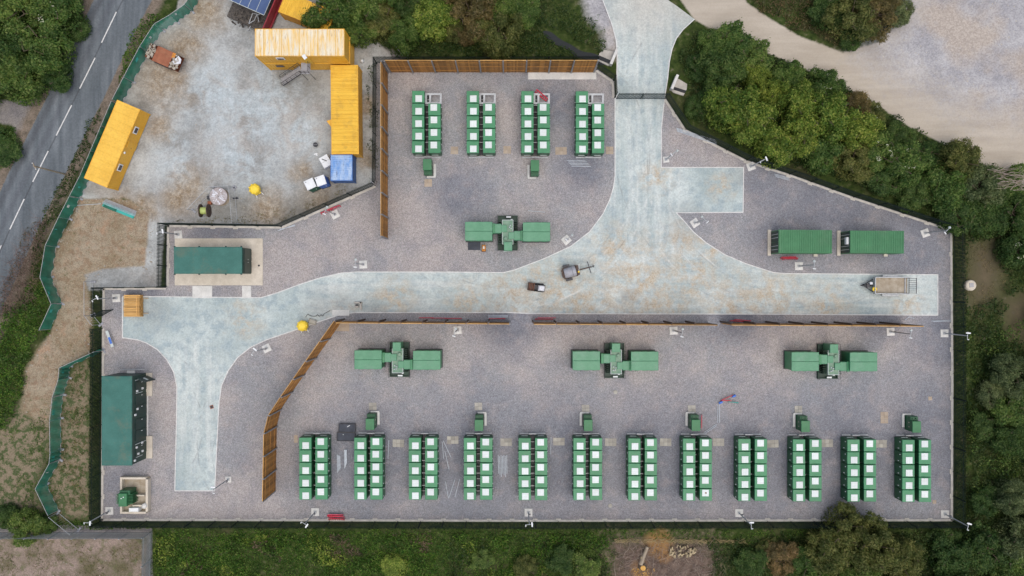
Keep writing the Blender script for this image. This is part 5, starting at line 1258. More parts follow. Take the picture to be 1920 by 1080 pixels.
# towable machine with a curved grey hood and T-shaped drawbar
a = G(1070, 510, .8); rz = math.radians(14); t = thing('towed_roller', 'grey hooded towed machine with a T-shaped drawbar on the road', 'towed machine', (a[0], a[1], .012), rz)
mb = MB(); n = 9; vs = []
for i in range(n):
    q = math.pi*(-.5+i/(n-1)); 
    for x, sc_ in ((-.75, .80), (-.55, .97), (.35, 1.0), (.62, .93)): vs.append((x, .62*sc_*math.sin(q), .55+.55*sc_*math.cos(q)))
mb.add(vs, [(i*4+j, i*4+j+1, (i+1)*4+j+1, (i+1)*4+j) for i in range(n-1) for j in range(3)], True); mb.add([vs[i*4] for i in range(n)], [tuple(range(n))]); mb.add([vs[i*4+3] for i in range(n)], [tuple(range(n-1, -1, -1))])
mb.build('hood', 'grey_plastic', t); MB().box(.2, 0, 1.1, .03, 1.0, .03).build('seam', 'dark_steel', t)
MB().box(-.05, 0, .5, 1.7, 1.3, .16).box(-.95, 0, .5, .16, .9, .3).build('chassis', 'brown_machine', t)
for s in (-1, 1): MB().bev(-.35, s*.82, .65, .8, .26, .1, .03).build('mudguard', 'dark_steel', t); wheel(t, -.35, s*.82, .32, .2)
MB().box(.85, 0, .6, .32, 1.15, .4).box(.86, .45, .9, .2, .3, .3).build('engine_block', 'brown_machine', t); MB().lathe(.9, -.2, [(.1, .8), (.1, 1.0), (.05, 1.02)], 10).build('filler_cap', 'bright_yellow', t)
MB().box(1.05, .25, .95, .04, .9, .05, -.25).build('guard_bar', 'white_paint', t)
MB().tube((.95, 0, .5), (2.5, 0, .45), .07, 8).build('drawbar', 'brown_machine', t); MB().tube((2.3, -.75, .5), (2.2, .72, .5), .045, 6).build('handle_bar', 'dark_steel', t)
MB().tube((2.5, 0, .45), (2.9, .05, .4), .04, 6).tube((2.75, -.12, .4), (2.75, .2, .4), .05, 6).build('hitch', 'dark_steel', t)
# small tracked loader
a = G(1005, 538.5, .6); t = thing('mini_dumper', 'small brown and grey tracked dumper on the road below the towed machine', 'mini dumper', (a[0], a[1], .012), math.radians(-7))
mb = MB(); mb.box(-.58, 0, .55, .72, .86, .06); 
for (x, y, w, l) in ((-.58, .43, .8, .06), (-.58, -.43, .8, .06), (-.95, 0, .06, .9), (-.2, 0, .06, .9)): mb.box(x, y, .75, w, l, .4)
mb.build('skip_bucket', 'brown_machine', t)
f = MB()
for k in range(4): f.box(-.8+k*.18, 0, .98, .03, .86, .03)
f.build('grid', 'rust_red', t)
for s in (-1, 1): MB().bev(-.0, s*.38, 0, 1.7, .22, .34, .08).build('track', 'black_rubber', t)
MB().box(-.0, 0, .4, 1.5, .5, .25).build('chassis', 'dark_steel', t)
MB().bev(.62, -.05, .5, .75, .62, .42, .1).build('engine_cover', 'white_film', t); MB().bev(.32, 0, .5, .14, .5, .5, .03).build('seat', 'grey_plastic', t)
MB().tube((.1, .3, .6), (.85, .38, 1.0), .025, 5).tube((.85, .38, 1.0), (.95, .2, 1.0), .025, 5).build('control_lever', 'dark_steel', t)
MB().bev(.95, -.05, .3, .18, .8, .3, .03).build('footboard', 'brown_machine', t)
# trailer
a = Vector(G(1674, 535.5, .8)); t = thing('flatbed_trailer', 'muddy flat trailer with ladder-like ramp rack parked at the road end', 'trailer', (a.x, a.y, .012), math.radians(-.5))
MB().box(-.2, 0, .62, 3.9, 1.85, .08).build('deck', 'trailer_bed', t)
f = MB().box(-.2, .95, .85, 3.95, .09, .55).box(-.2, -.95, .85, 3.95, .09, .55).box(-2.16, 0, .85, .08, 1.81, .55).box(1.45, 0, .72, .1, 1.84, .1)
f.build('side_board', 'galvanised', t)
for k in range(5): MB().box(-1.75+.8*k, 0, .665, .02, 1.82, .02).build('deck_joint', 'wood_grey', t)
for s in (-1, 1):
    MB().bev(-.2, s*1.12, .62, 1.9, .26, .08, .03).build('mudguard', 'galvanised', t)
    for x in (-.65, .25): wheel(t, x, s*1.12, .3, .2)
r_ = MB()
for k in range(8): r_.box(2.12, -.84+k*.24, 1.15, .95, .045, .05)
for x in (1.7, 2.55): r_.box(x, 0, 1.15, .06, 1.8, .06)
r_.tube((1.68, .88, .7), (1.68, .88, 1.2), .03, 5).tube((1.68, -.88, .7), (1.68, -.88, 1.2), .03, 5)
r_.build('ramp_rack', 'dark_steel', t)
d = MB().tube((-2.15, .75, .5), (-3.3, .02, .5), .05, 6).tube((-2.15, -.75, .5), (-3.3, -.02, .5), .05, 6).tube((-2.15, 0, .5), (-3.4, 0, .5), .05, 6).box(-2.75, 0, .5, .4, .5, .2); d.build('drawbar', 'dark_steel', t)
MB().tube((-3.35, 0, .5), (-3.62, 0, .52), .06, 8).lathe(-3.3, 0, [(.03, .1), (.05, .9), (.08, .95)], 8).build('hitch', 'dark_steel', t)
wheel(t, -3.1, .12, .12, .08)
MB().box(-2.5, .25, .7, .3, .25, .25).build('battery_box', 'white_film', t)
MB().lathe(-2.15, -.42, [(.12, .7), (.26, .78), (.28, .9), (.2, .96)], 14).build('spare_hose_ring', 'bright_yellow', t); MB().lathe(-2.12, -.44, [(.1, .96), (.1, 1.0)], 10).build('ring_centre', 'orange_rust', t)
# concrete block by the kerb and stones
a = G(671, 573, .4); t = thing('concrete_block', 'pale U-shaped concrete block on the road edge near the screen bend', 'concrete block', (a[0], a[1], .012)); MB().bev(0, .35, 0, .9, .22, .35, .03).bev(.3, 0, 0, .24, .9, .35, .03).bev(-.2, -.1, 0, .45, .3, .2, .03).build('body', 'concrete', t); MB().box(-.15, .05, .22, .3, .2, .1).build('socket', 'dark_steel', t)
a = G(585, 603, .3); tag(MB().bev(0, 0, 0, .95, .6, .3, .12, -.3).build('sand_bag', 'paver', None, (a[0], a[1], .0)), 'grey brown bag lying right of the yellow hopper', 'bag')
a = G(572, 595, .3); r = random.Random(8); mb = MB(); p = Vector((0, 0, .08))
for k in range(16): q = p+Vector((r.uniform(.1, .35), r.uniform(-.25, .28), 0)); mb.tube(p, q, .03, 5); p = q
tag(mb.build('loose_hose', 'dark_steel', None, (a[0], a[1], 0)), 'dark tangled hose trailing on the road above the yellow hopper', 'hose')
# blue notice board leaning by left fence
a = G(201, 636, 1.0); t = thing('notice_board', 'narrow blue and white board leaning by the left palisade fence', 'sign', (a[0], a[1], 0), .35); MB().box(0, 0, .5, .3, 2.0, .04, 0, Matrix.Rotation(.3, 3, 'Y')).build('board', 'lid_groove', t); MB().box(.02, -.2, .54, .24, .8, .04, 0, Matrix.Rotation(.3, 3, 'Y')).build('panel', 'blue_plastic', t)

# ================================================================ VEGETATION
def leafmat(name, cols, objvar=.12, rough=.55, gain=1.75):
    m, nt, b = nodes_of(name)
    ri = nt.nodes.new('ShaderNodeNewGeometry').outputs['Random Per Island']
    cols = [tuple(min(.6, x*gain) for x in c) for c in cols]
    cr = nt.nodes.new('ShaderNodeValToRGB'); nt.links.new(ri, cr.inputs[0])
    e = cr.color_ramp.elements; e[0].position = 0; e[0].color = c4(cols[0]); e[1].position = 1; e[1].color = c4(cols[-1])
    for i, c in enumerate(cols[1:-1]): q = e.new((i+1)/(len(cols)-1)); q.color = c4(c)
    n = ramp(nt, nz(nt, coords(nt, world_=True), .55, 5, .7), .38, .62)
    o = mixc(nt, n, mixc(nt, 1.0, cr.outputs[0], (.66, .72, .66), 'MULTIPLY'), mixc(nt, 1.0, cr.outputs[0], (1.38, 1.28, 1.10), 'MULTIPLY'))
    oi = nt.nodes.new('ShaderNodeObjectInfo').outputs['Random']
    k = nt.nodes.new('ShaderNodeMapRange'); nt.links.new(oi, k.inputs[0]); k.inputs[3].default_value = 1-objvar*1.3; k.inputs[4].default_value = 1+objvar*1.3
    k2 = nt.nodes.new('ShaderNodeMapRange'); nt.links.new(oi, k2.inputs[0]); k2.inputs[3].default_value = .5+objvar*.10; k2.inputs[4].default_value = .5-objvar*.10
    hs = nt.nodes.new('ShaderNodeHueSaturation'); nt.links.new(k.outputs[0], hs.inputs['Value']); nt.links.new(k2.outputs[0], hs.inputs['Hue']); nt.links.new(o, hs.inputs['Color'])
    nt.links.new(hs.outputs[0], b.inputs['Base Color']); b.inputs['Roughness'].default_value = rough; b.inputs['Specular IOR Level'].default_value = .25
    tr = nt.nodes.new('ShaderNodeBsdfTranslucent'); nt.links.new(hs.outputs[0], tr.inputs[0]); ms = nt.nodes.new('ShaderNodeMixShader'); ms.inputs[0].default_value = .42
    nt.links.new(b.outputs[0], ms.inputs[1]); nt.links.new(tr.outputs[0], ms.inputs[2]); nt.links.new(ms.outputs[0], nt.nodes['Material Output'].inputs['Surface'])
    return m
leafmat('leaf_bright', [(0.026, 0.062, 0.010), (0.075, 0.125, 0.020), (0.13, 0.18, 0.035), (0.19, 0.21, 0.055)])
leafmat('leaf_mid', [(0.022, 0.055, 0.012), (0.052, 0.098, 0.021), (0.088, 0.135, 0.034), (0.12, 0.15, 0.052)])
leafmat('leaf_dark', [(0.013, 0.036, 0.009), (0.028, 0.062, 0.015), (0.048, 0.086, 0.023), (0.072, 0.10, 0.036)])
leafmat('leaf_olive', [(0.032, 0.048, 0.012), (0.066, 0.084, 0.023), (0.105, 0.118, 0.038), (0.15, 0.145, 0.06)])
leafmat('leaf_brown', [(0.050, 0.048, 0.018), (0.095, 0.080, 0.032), (0.135, 0.105, 0.045), (0.16, 0.12, 0.07)])
leafmat('leaf_grey', [(0.030, 0.050, 0.020), (0.060, 0.085, 0.036), (0.095, 0.125, 0.056), (0.14, 0.165, 0.09)])
leafmat('grass_blades', [(0.010, 0.040, 0.004), (0.030, 0.080, 0.009), (0.058, 0.115, 0.017), (0.092, 0.125, 0.030)], .0)
leafmat('grass_dry', [(0.05, 0.055, 0.02), (0.10, 0.09, 0.04), (0.16, 0.13, 0.07), (0.07, 0.09, 0.03)], .0)
leafmat('undergrowth_leaf', [(0.010, 0.026, 0.008), (0.022, 0.045, 0.012), (0.040, 0.066, 0.018), (0.058, 0.074, 0.028)], .0)
leafmat('undergrowth_brown', [(0.03, 0.032, 0.014), (0.06, 0.052, 0.024), (0.095, 0.07, 0.04), (0.05, 0.06, 0.02)], .0)
leafmat('bramble_brown', [(0.04, 0.035, 0.022), (0.085, 0.062, 0.045), (0.13, 0.095, 0.075), (0.05, 0.06, 0.025)], .0)
smat('blossom_white', (0.62, 0.64, 0.46), var=.1, rough=.7)

def leaf_quads(C, N, size, asp=.55, r=rng, jit=.7):
    """C: leaf centres (n,3); N: outward directions; returns verts, quads"""
    n = len(C); N = N + r.normal(0, jit, (n, 3)); N /= np.linalg.norm(N, axis=1, keepdims=True)+1e-9
    T = np.cross(N, r.normal(0, 1, (n, 3))); T /= np.linalg.norm(T, axis=1, keepdims=True)+1e-9; B = np.cross(N, T)
    s = (size*r.uniform(.45, 1.55, (n, 1))); T = T*s; B = B*s*asp
    V = np.stack([C-T, C-B*.9+T*.1, C+T, C+B*.9+T*.1], 1).reshape(-1, 3)
    return V, np.arange(n*4).reshape(-1, 4)
def crown_mesh(name, seed, kind, nclump=34, nleaf=9000, leaf=.125, R=3.0, flat=.75, asp=.5):
    r = np.random.default_rng(seed); cs = []
    for k in range(nclump):
        t = r.uniform(0, 2*math.pi); q = math.sqrt(r.uniform(0, 1)); rad = R*(q*.80)*(1+.22*math.sin(3*t+seed)+.12*math.sin(5*t+seed*2))
        z = R*flat*(math.sqrt(max(0, 1-(q*.9)**2))*r.uniform(.55, 1.0))
        cs.append((rad*math.cos(t), rad*math.sin(t), z+R*.35, R*r.uniform(.13, .28)))
    cs = np.array(cs); w = cs[:, 3]**2; idx = r.choice(nclump, nleaf, p=w/w.sum())
    d = r.normal(0, 1, (nleaf, 3)); d[:, 2] = np.abs(d[:, 2])*.9-.15; d /= np.linalg.norm(d, axis=1, keepdims=True)
    rad = cs[idx, 3]*(r.uniform(.35, 1.12, nleaf)**.45)*np.where(r.uniform(0, 1, nleaf) < .16, r.uniform(1, 1.65, nleaf), 1)
    wob = 1+.18*np.sin(d[:, 0]*7+idx)*np.cos(d[:, 1]*6+idx*2)
    C = cs[idx, :3]+d*(rad*wob)[:, None]; C[:, 2] += 0
    V, Q = leaf_quads(C, d+np.array([0, 0, .5]), leaf, asp, r, .5)
    # sparse low skirt of shaded leaves so the ground does not show as a clean circle
    m = nleaf//5; t = r.uniform(0, 6.283, m); q = np.sqrt(r.uniform(0, 1, m))*R*.9; C2 = np.stack([q*np.cos(t), q*np.sin(t), r.uniform(.2, R*.6, m)], 1)
    V2, Q2 = leaf_quads(C2, np.tile([0, 0, 1.0], (m, 1)), leaf*1.1, asp, r)
    V = np.concatenate([V, V2]); Q = np.concatenate([Q, Q2+len(Q)*4])
    me = bpy.data.meshes.new('crown'); mesh_np(me, V, Q); me.materials.append(MATS[kind]); return me
def trunk_mesh(seed, R=3.0):
    r = random.Random(seed); mb = MB(); top = Vector((r.uniform(-.2, .2), r.uniform(-.2, .2), R*.6)); mb.tube((0, 0, -.2), top, .17, 8, .11)
    for k in range(6):
        q = k*1.05+r.uniform(-.3, .3); e = top+Vector((math.cos(q)*R*r.uniform(.35, .6), math.sin(q)*R*r.uniform(.35, .6), R*r.uniform(.2, .5))); mb.tube(top*r.uniform(.7, 1), e, .08, 6, .03)
        for j in range(2): e2 = e+Vector((r.uniform(-.7, .7), r.uniform(-.7, .7), r.uniform(.1, .6))); mb.tube(e, e2, .03, 5, .012)
    return make_mesh(mb, 'trunk', 'bark')
TR = [trunk_mesh(s) for s in (1, 2)]
CR = {}
for kname, mat_, leaf, asp, nl in (('bright', 'leaf_bright', .115, .6, 13000), ('mid', 'leaf_mid', .115, .6, 13000), ('dark', 'leaf_dark', .11, .6, 12000), ('olive', 'leaf_olive', .14, .33, 13000), ('brown', 'leaf_brown', .14, .3, 11000), ('grey', 'leaf_grey', .15, .3, 12000)):
    CR[kname] = [crown_mesh(kname, 11*i+len(kname)*3, mat_, 30+6*i, nl, leaf, asp=asp) for i in range(3 if kname in ('bright', 'mid', 'dark') else 2)]
bl_r = np.random.default_rng(4)
def blossom_mesh():
    C = []
    for k in range(7):
        c = np.array([bl_r.uniform(-1.5, 1.5), bl_r.uniform(-1.5, 1.5), 0]); c[2] = 3.35-.22*(c[0]**2+c[1]**2)**.5*.9
        C.append(c+bl_r.normal(0, .12, (9, 3)))
    C = np.concatenate(C); V, Q = leaf_quads(C, np.tile([0, 0, 1.0], (len(C), 1)), .055, .9, bl_r, .3)
    me = bpy.data.meshes.new('blossom'); mesh_np(me, V, Q); me.materials.append(MATS['blossom_white']); return me
BLM = blossom_mesh()
tcount = [0]
def tree(px, py, rpx, kind, label, hz=1.0, blossom=False, cat='tree', group=None):
    """px,py: middle of the crown in the photograph, rpx its radius"""
    i = tcount[0]; tcount[0] += 1; s = rpx/PPM/3.0*1.04; top = 3.0*s*hz*1.0
    x, y = G(px, py, top*.7)
    t = thing('bush' if cat == 'bush' else 'tree', label, cat, (x, y, -.1), random.uniform(0, 6.28), group); t.scale = (s, s*random.uniform(.9, 1.1), s*hz)
    o = bpy.data.objects.new('trunk', TR[i % 2]); col.objects.link(o); o.parent = t
    o = bpy.data.objects.new('crown', CR[kind][i % len(CR[kind])]); col.objects.link(o); o.parent = t
    if blossom: o = bpy.data.objects.new('blossom', BLM); col.objects.link(o); o.parent = t
    return t
T = [
 # top left wood
 (28, 14, 52, 'mid', 'dark green tree filling the top left corner', 1.3), (95, 22, 46, 'mid', 'tree with scattered white blossom near the top of the left wood', 1.2, True), (20, 88, 44, 'dark', 'dark tree at the left edge below the corner tree', 1.3),
 (78, 88, 46, 'mid', 'rounded tree in the middle of the left wood beside the main road', 1.2), (30, 150, 46, 'mid', 'lowest tree of the left wood above the side track', 1.1), (100, 138, 32, 'dark', 'small dark bush at the roadside below the left wood', .8),
 (-22, 120, 44, 'mid', 'tree cut off by the left edge above the side track', 1.2), (140, 50, 28, 'dark', 'narrow dark bush between left wood and main road', .6),
 (0, 275, 36, 'dark', 'low dark bush at the left edge below the side track', .5),
 # top middle
 (620, 22, 42, 'mid', 'tree overhanging the yellow container under the top edge', 1.5), (604, 66, 15, 'mid', 'small leafy bough hanging over the peeling cabin roof', 2.4), (680, 12, 40, 'mid', 'mid green tree right of the one over the yellow container', 1.5), (672, 54, 31, 'mid', 'rounded green tree just right of the stacked cabins', 1.4),
 (716, 40, 34, 'olive', 'olive green tree above the gravel path behind the cabins', 1.3), (758, 62, 32, 'mid', 'green tree with poles at its foot above the timber screen', 1.4), (765, 8, 34, 'dark', 'dark tree on the top edge above the pole tree', 1.3),
 (815, 30, 42, 'bright', 'bright green tree in the middle of the top tree belt', 1.3), (850, 52, 26, 'olive', 'small olive tree right below the bright top tree', 1.2), (880, 18, 46, 'brown', 'brownish dry tree on the top edge of the tree belt', 1.4), (872, 60, 24, 'brown', 'small brownish tree below the larger dry one', 1.2),
 (935, 62, 42, 'olive', 'feathery olive tree leaning over the top timber screen', 1.5), (930, 12, 34, 'mid', 'mid green tree on the top edge above the feathery olive tree', 1.1), (985, 15, 30, 'mid', 'low green tree left of the stream on the top edge', .9),
 # hedge right of road
 (1338, 80, 31, 'mid', 'bushy green tree at the top left end of the right hedge', 1.0), (1370, 80, 36, 'mid', 'dark green tree beside the dirt track at the hedge top', 1.0), (1311, 124, 27, 'dark', 'dark bush right beside the top road gate', .9), (1352, 128, 44, 'dark', 'large dark tree behind the culvert headwall', 1.1), (1412, 112, 38, 'mid', 'green tree along the dirt track above the clipped dome', 1.0),
 (1308, 200, 24, 'dark', 'dark bush below the right culvert headwall', .8), (1345, 175, 30, 'dark', 'dark bush between headwall and bright green trees', .9),
 (1418, 142, 24, 'bright', 'small round bright tree like a dome in the hedge', 1.7), (1450, 172, 26, 'bright', 'second small bright tree right of the dome tree', 1.6), (1370, 200, 46, 'bright', 'bright yellow green tree left end of the bright group', 1.4), (1416, 225, 44, 'bright', 'large bright tree bulging over the slanting fence', 1.5), (1480, 140, 32, 'mid', 'green tree on the track side right of the dome tree', 1.1),
 (1458, 274, 39, 'bright', 'bright tree overhanging the gravel above the store containers', 1.4), (1500, 190, 42, 'bright', 'bright tree in the centre of the right hedge', 1.5), (1500, 250, 40, 'bright', 'bright tree below the centre of the right hedge', 1.5), (1550, 160, 32, 'mid', 'mid green tree along the track with pale flowers', 1.2, True),
 (1560, 215, 44, 'bright', 'bright tree right of the centre of the hedge', 1.5), (1545, 290, 36, 'mid', 'mid green tree by the slanting fence right of the bright group', 1.2), (1605, 195, 28, 'brown', 'brown tinged tree on the track side of the hedge', 1.3), (1612, 245, 40, 'bright', 'last bright tree toward the right end of the hedge', 1.5), (1640, 215, 26, 'olive', 'small olive tree by the track right of the brown one', 1.1, True),
 (1600, 300, 36, 'olive', 'olive tree near the slanting fence in the mixed hedge', 1.2), (1650, 285, 38, 'mid', 'mid green tree with white blossom in the mixed hedge', 1.2, True), (1690, 255, 30, 'dark', 'dark bush by the track in the mixed hedge', .9), (1700, 305, 42, 'mid', 'tree with blossom clusters right of the mixed hedge centre', 1.2, True), (1745, 290, 28, 'dark', 'dark bush at the pale bank edge by the track', .8),
 (1660, 335, 34, 'dark', 'dark bush hard against the upper slanting fence', .8), (1720, 355, 36, 'dark', 'dark bush hard against the lower slanting fence', .8), (1800, 298, 38, 'olive', 'olive yellow tree jutting towards the dirt track', 1.4), (1775, 345, 42, 'mid', 'green tree with bare twigs beside it on the right', 1.2), (1840, 350, 42, 'grey', 'pale feathery tree with bare branches near the right edge', 1.2), (1890, 345, 34, 'mid', 'green bush at the right edge below the dirt track', 1.0),
 (1800, 400, 40, 'dark', 'dark bush above the top right compound corner', .9), (1855, 410, 40, 'dark', 'dark tree right of the top right compound corner', 1.0), (1905, 400, 40, 'dark', 'dark tree on the right edge above the dry grass', 1.1), (1912, 470, 36, 'dark', 'dark tree with white flowers on the right edge', 1.2, True),
 # top right island
 (1555, 22, 34, 'dark', 'dark bush at the left of the island between tracks', .8), (1600, 30, 44, 'olive', 'large olive tree on the island between tracks', 1.2), (1598, 72, 24, 'dark', 'dark bush at the tip of the island between tracks', .8), (1648, 28, 40, 'brown', 'brown green tree on the right of the island between tracks', 1.2), (1685, 20, 30, 'grey', 'grey green tree beside the bare blue gravel', 1.1),
 # right edge
 (1905, 700, 38, 'grey', 'pale grey green tree on the right edge beside the mid fence', 1.3), (1860, 740, 26, 'grey', 'small bluish tree inward of the pale right edge tree', 1.0), (1898, 770, 34, 'mid', 'green tree on the right edge below the pale one', 1.1), (1850, 800, 28, 'dark', 'dark bush in the right belt beside the lower banks', .8), (1900, 830, 36, 'dark', 'dark tree on the right edge beside the lower banks', 1.1),
 (1902, 935, 34, 'grey', 'bright pale tree on the right edge near the bottom corner', 1.4), (1850, 940, 30, 'dark', 'dark bush outside the lower right compound corner', .8), (1912, 1010, 38, 'grey', 'pale tree on the right edge just above the bottom', 1.3), (1850, 1030, 44, 'dark', 'large dark tree in the bottom right corner', 1.0), (1900, 1068, 36, 'mid', 'green tree cut by the bottom right corner', 1.2), (1790, 1050, 40, 'dark', 'dark tree left of the bottom right corner', .9), (1770, 1015, 28, 'dark', 'dark bush just below the right end of the bottom fence', .7),
 # bottom
 (1590, 990, 38, 'olive', 'olive tree reaching over the bottom fence', 1.4), (1560, 1035, 44, 'olive', 'large olive tree on the left of the bottom right clump', 1.3), (1640, 1025, 50, 'olive', 'largest olive tree of the bottom right clump', 1.4), (1690, 1050, 42, 'olive', 'olive tree on the right of the bottom right clump', 1.3), (1610, 1072, 40, 'mid', 'green tree cut by the bottom edge in the clump', 1.2), (1520, 1062, 34, 'mid', 'green tree left of the clump on the bottom edge', 1.0),
 (1468, 1050, 34, 'brown', 'brownish bush on the bottom edge left of the clump', .8), (1410, 1060, 32, 'dark', 'dark bush on the bottom edge right of the cleared patch', .8), (1440, 1030, 20, 'olive', 'small olive bush below the bottom fence', .7),
 (1100, 1060, 30, 'mid', 'bright bush on the bottom edge left of the cleared patch', .8), (1050, 1050, 28, 'dark', 'dark bush on the bottom edge below the fifth bank', .7), (985, 1068, 26, 'olive', 'pale bush on the bottom edge below the fourth bank', .8), (735, 1060, 22, 'bright', 'small bright bush on the bottom edge', .6), (905, 1050, 22, 'mid', 'small bush in the bottom grass below the fourth bank', .6),
 # left
 (48, 990, 34, 'mid', 'dark bush growing over the grey fence in the lower left', 1.0), (12, 968, 24, 'dark', 'small dark bush at the left edge above the grey fence', .8), (88, 985, 18, 'mid', 'little bush at the foot of the net fence', .8)]
for e in T: tree(*e[:6], blossom=len(e) > 6, cat='bush' if 'bush' in e[4] else 'tree')
# just outside the frame, so the belts go on
for x, y, r_, k in ((1990, 380, 50, 'dark'), (1985, 480, 45, 'mid'), (1990, 600, 45, 'mid'), (1985, 720, 50, 'mid'), (1990, 850, 50, 'dark'), (1990, 960, 50, 'olive'), (-60, 40, 55, 'mid'), (-70, 170, 50, 'mid'), (640, -55, 50, 'mid'), (740, -55, 50, 'mid'), (840, -60, 50, 'bright'), (940, -60, 50, 'olive'), (1600, -50, 50, 'olive'), (1680, 1140, 50, 'olive'), (1800, 1130, 50, 'dark'), (1560, 1140, 45, 'mid')):
    tree(x, y, r_, k, 'leafy tree standing just beyond the edge of the photo', 1.2, group='trees beyond the edge of the photo')

# ---------------------------------------------------------------- undergrowth and grass
def inside(poly, X, Y):
    P = np.array(poly); n = len(P); ins = np.zeros(X.shape, bool)
    for i in range(n):
        ax, ay = P[i]; bx, by = P[(i+1) % n]
        if abs(by-ay) > 1e-12: c = ((ay > Y) != (by > Y)) & (X < (bx-ax)*(Y-ay)/(by-ay)+ax); ins ^= c
    return ins
def scatter(name, label, cat, pxs, mat, dens, size, hmax, asp=.5, clump=1.3, seed=0, up=.8, keep=None, avoid=None, jit=.7, rag=.8):
    """leaf faces on small irregular mounds spread over an area of ground"""
    r = np.random.default_rng(seed+100); poly = GL(pxs); P = np.array(poly); lo = P.min(0); hi = P.max(0); A_ = (hi-lo).prod()
    n = int(A_*dens); X = r.uniform(lo[0], hi[0], n); Y = r.uniform(lo[1], hi[1], n)
    # ragged edge
    ex = rag*fbm(X, Y, 1.5, 4, seed+5); ey = rag*fbm(X, Y, 1.5, 4, seed+6)
    k = inside(poly, X+ex, Y+ey)
    if avoid:
        for av in avoid: k &= ~inside(GL(av), X, Y)
    if keep is not None: k &= fbm(X, Y, keep[0], 3, seed+9) > keep[1]
    X = X[k]; Y = Y[k]; n = len(X)
    # mounds
    nc = max(4, int(A_/clump)); cx = r.uniform(lo[0], hi[0], nc); cy = r.uniform(lo[1], hi[1], nc); cr = r.uniform(.35, 1.0, nc)*math.sqrt(clump); chh = r.uniform(.25, 1, nc)**1.3*hmax
    Z = np.zeros(n)
    cell = 2.0; from collections import defaultdict
    gi = defaultdict(list)
    for i in range(nc): gi[(int(cx[i]//cell), int(cy[i]//cell))].append(i)
    kx = (X//cell).astype(int); ky = (Y//cell).astype(int); order = np.lexsort((ky, kx)); keys = np.stack([kx, ky], 1)
    uniq, inv = np.unique(keys, axis=0, return_inverse=True); inv = inv.ravel(); srt = np.argsort(inv, kind='stable'); bounds = np.searchsorted(inv[srt], np.arange(len(uniq)+1))
    for ui, (a, b) in enumerate(uniq):
        sel = srt[bounds[ui]:bounds[ui+1]]; cand = [i for da in (-1, 0, 1) for db in (-1, 0, 1) for i in gi.get((int(a)+da, int(b)+db), ())]
        if not cand: continue
        c = np.array(cand); d = np.hypot(X[sel][:, None]-cx[c], Y[sel][:, None]-cy[c])/cr[c]; z = np.where(d < 1, np.sqrt(np.clip(1-d*d, 0, 1))*chh[c], 0)
        Z[sel] = z.max(1)
    Z = Z*r.uniform(.55, 1.08, n)+r.uniform(0, .06, n)-.05
    C = np.stack([X, Y, Z], 1); N = np.tile([0, 0, up], (n, 1)); V, Q = leaf_quads(C, N, size, asp, r, jit)
    me = bpy.data.meshes.new(name); mesh_np(me, V, Q); o = link(name, me, mat, kind='stuff'); tag(o, label, cat); return o
# big mixed belts
scatter('undergrowth', 'dense dark undergrowth of the long hedge right of the top road', 'undergrowth', [(1285, 80), (1312, 58), (1370, 66), (1440, 104), (1560, 152), (1650, 205), (1700, 240), (1760, 272), (1850, 318), (1925, 356), (2000, 400), (2000, 445), (1812, 445), (1790, 415), (1600, 350), (1490, 306), (1405, 282), (1308, 228), (1285, 190), (1295, 150), (1275, 125), (1272, 100)], 'undergrowth_leaf', 75, .13, 1.5, seed=1, avoid=[[(1255, 140), (1292, 140), (1292, 185), (1255, 185)]])
scatter('undergrowth', 'dark undergrowth beneath the top middle trees and beside the stream', 'undergrowth', [(600, -60), (1065, -60), (1052, 12), (1090, 25), (1112, 45), (1120, 72), (1138, 80), (1130, 96), (1120, 104), (1110, 108), (740, 108), (735, 96), (700, 76), (650, 62), (655, 40)], 'undergrowth_leaf', 75, .12, 1.2, seed=2, avoid=[[(1015, 58), (1035, 52), (1062, 66), (1095, 86), (1118, 94), (1125, 116), (1100, 113), (1062, 92), (1035, 76)]])
scatter('undergrowth', 'dark undergrowth along the right of the compound fence', 'undergrowth', [(1814, 575), (1875, 560), (1890, 640), (1930, 645), (2000, 640), (2000, 1150), (1700, 1150), (1690, 1000), (1812, 996)], 'undergrowth_leaf', 75, .13, 1.2, seed=3); scatter('undergrowth', 'dark weeds standing against the right palisade fence', 'undergrowth', [(1789, 434), (1815, 434), (1817, 1000), (1789, 1000)], 'undergrowth_leaf', 70, .10, .5, rag=.05, seed=33); scatter('undergrowth', 'dark weeds standing against the left palisade fence', 'undergrowth', [(168, 612), (189, 612), (189, 982), (166, 982)], 'undergrowth_leaf', 70, .09, .4, rag=.05, seed=34); scatter('undergrowth', 'dark weeds at the foot of the bottom palisade fence', 'undergrowth', [(168, 981), (1790, 981), (1790, 994), (168, 992)], 'undergrowth_leaf', 70, .09, .35, rag=.05, seed=35)  # narrow dark leaf strips added to imitate shade behind the pales
scatter('undergrowth', 'dark green growth around the dry patch outside the right fence', 'undergrowth', [(1806, 432), (1990, 440), (1990, 640), (1935, 640), (1930, 555), (1885, 556), (1880, 500), (1868, 455), (1812, 455)], 'undergrowth_leaf', 65, .12, .7, seed=4)
scatter('grass', 'dry brown grass patch outside the upper right fence', 'grass', [(1812, 452), (1872, 450), (1890, 520), (1880, 590), (1812, 590)], 'grass_dry', 45, .08, .2, asp=.3, seed=5, keep=(1.0, -.1))
scatter('undergrowth', 'brown and green scrub on the island between the two dirt tracks', 'undergrowth', [(1402, 0), (1445, 30), (1505, 62), (1575, 90), (1640, 72), (1688, 40), (1705, -60), (1385, -60)], 'undergrowth_brown', 70, .12, .8, seed=6)
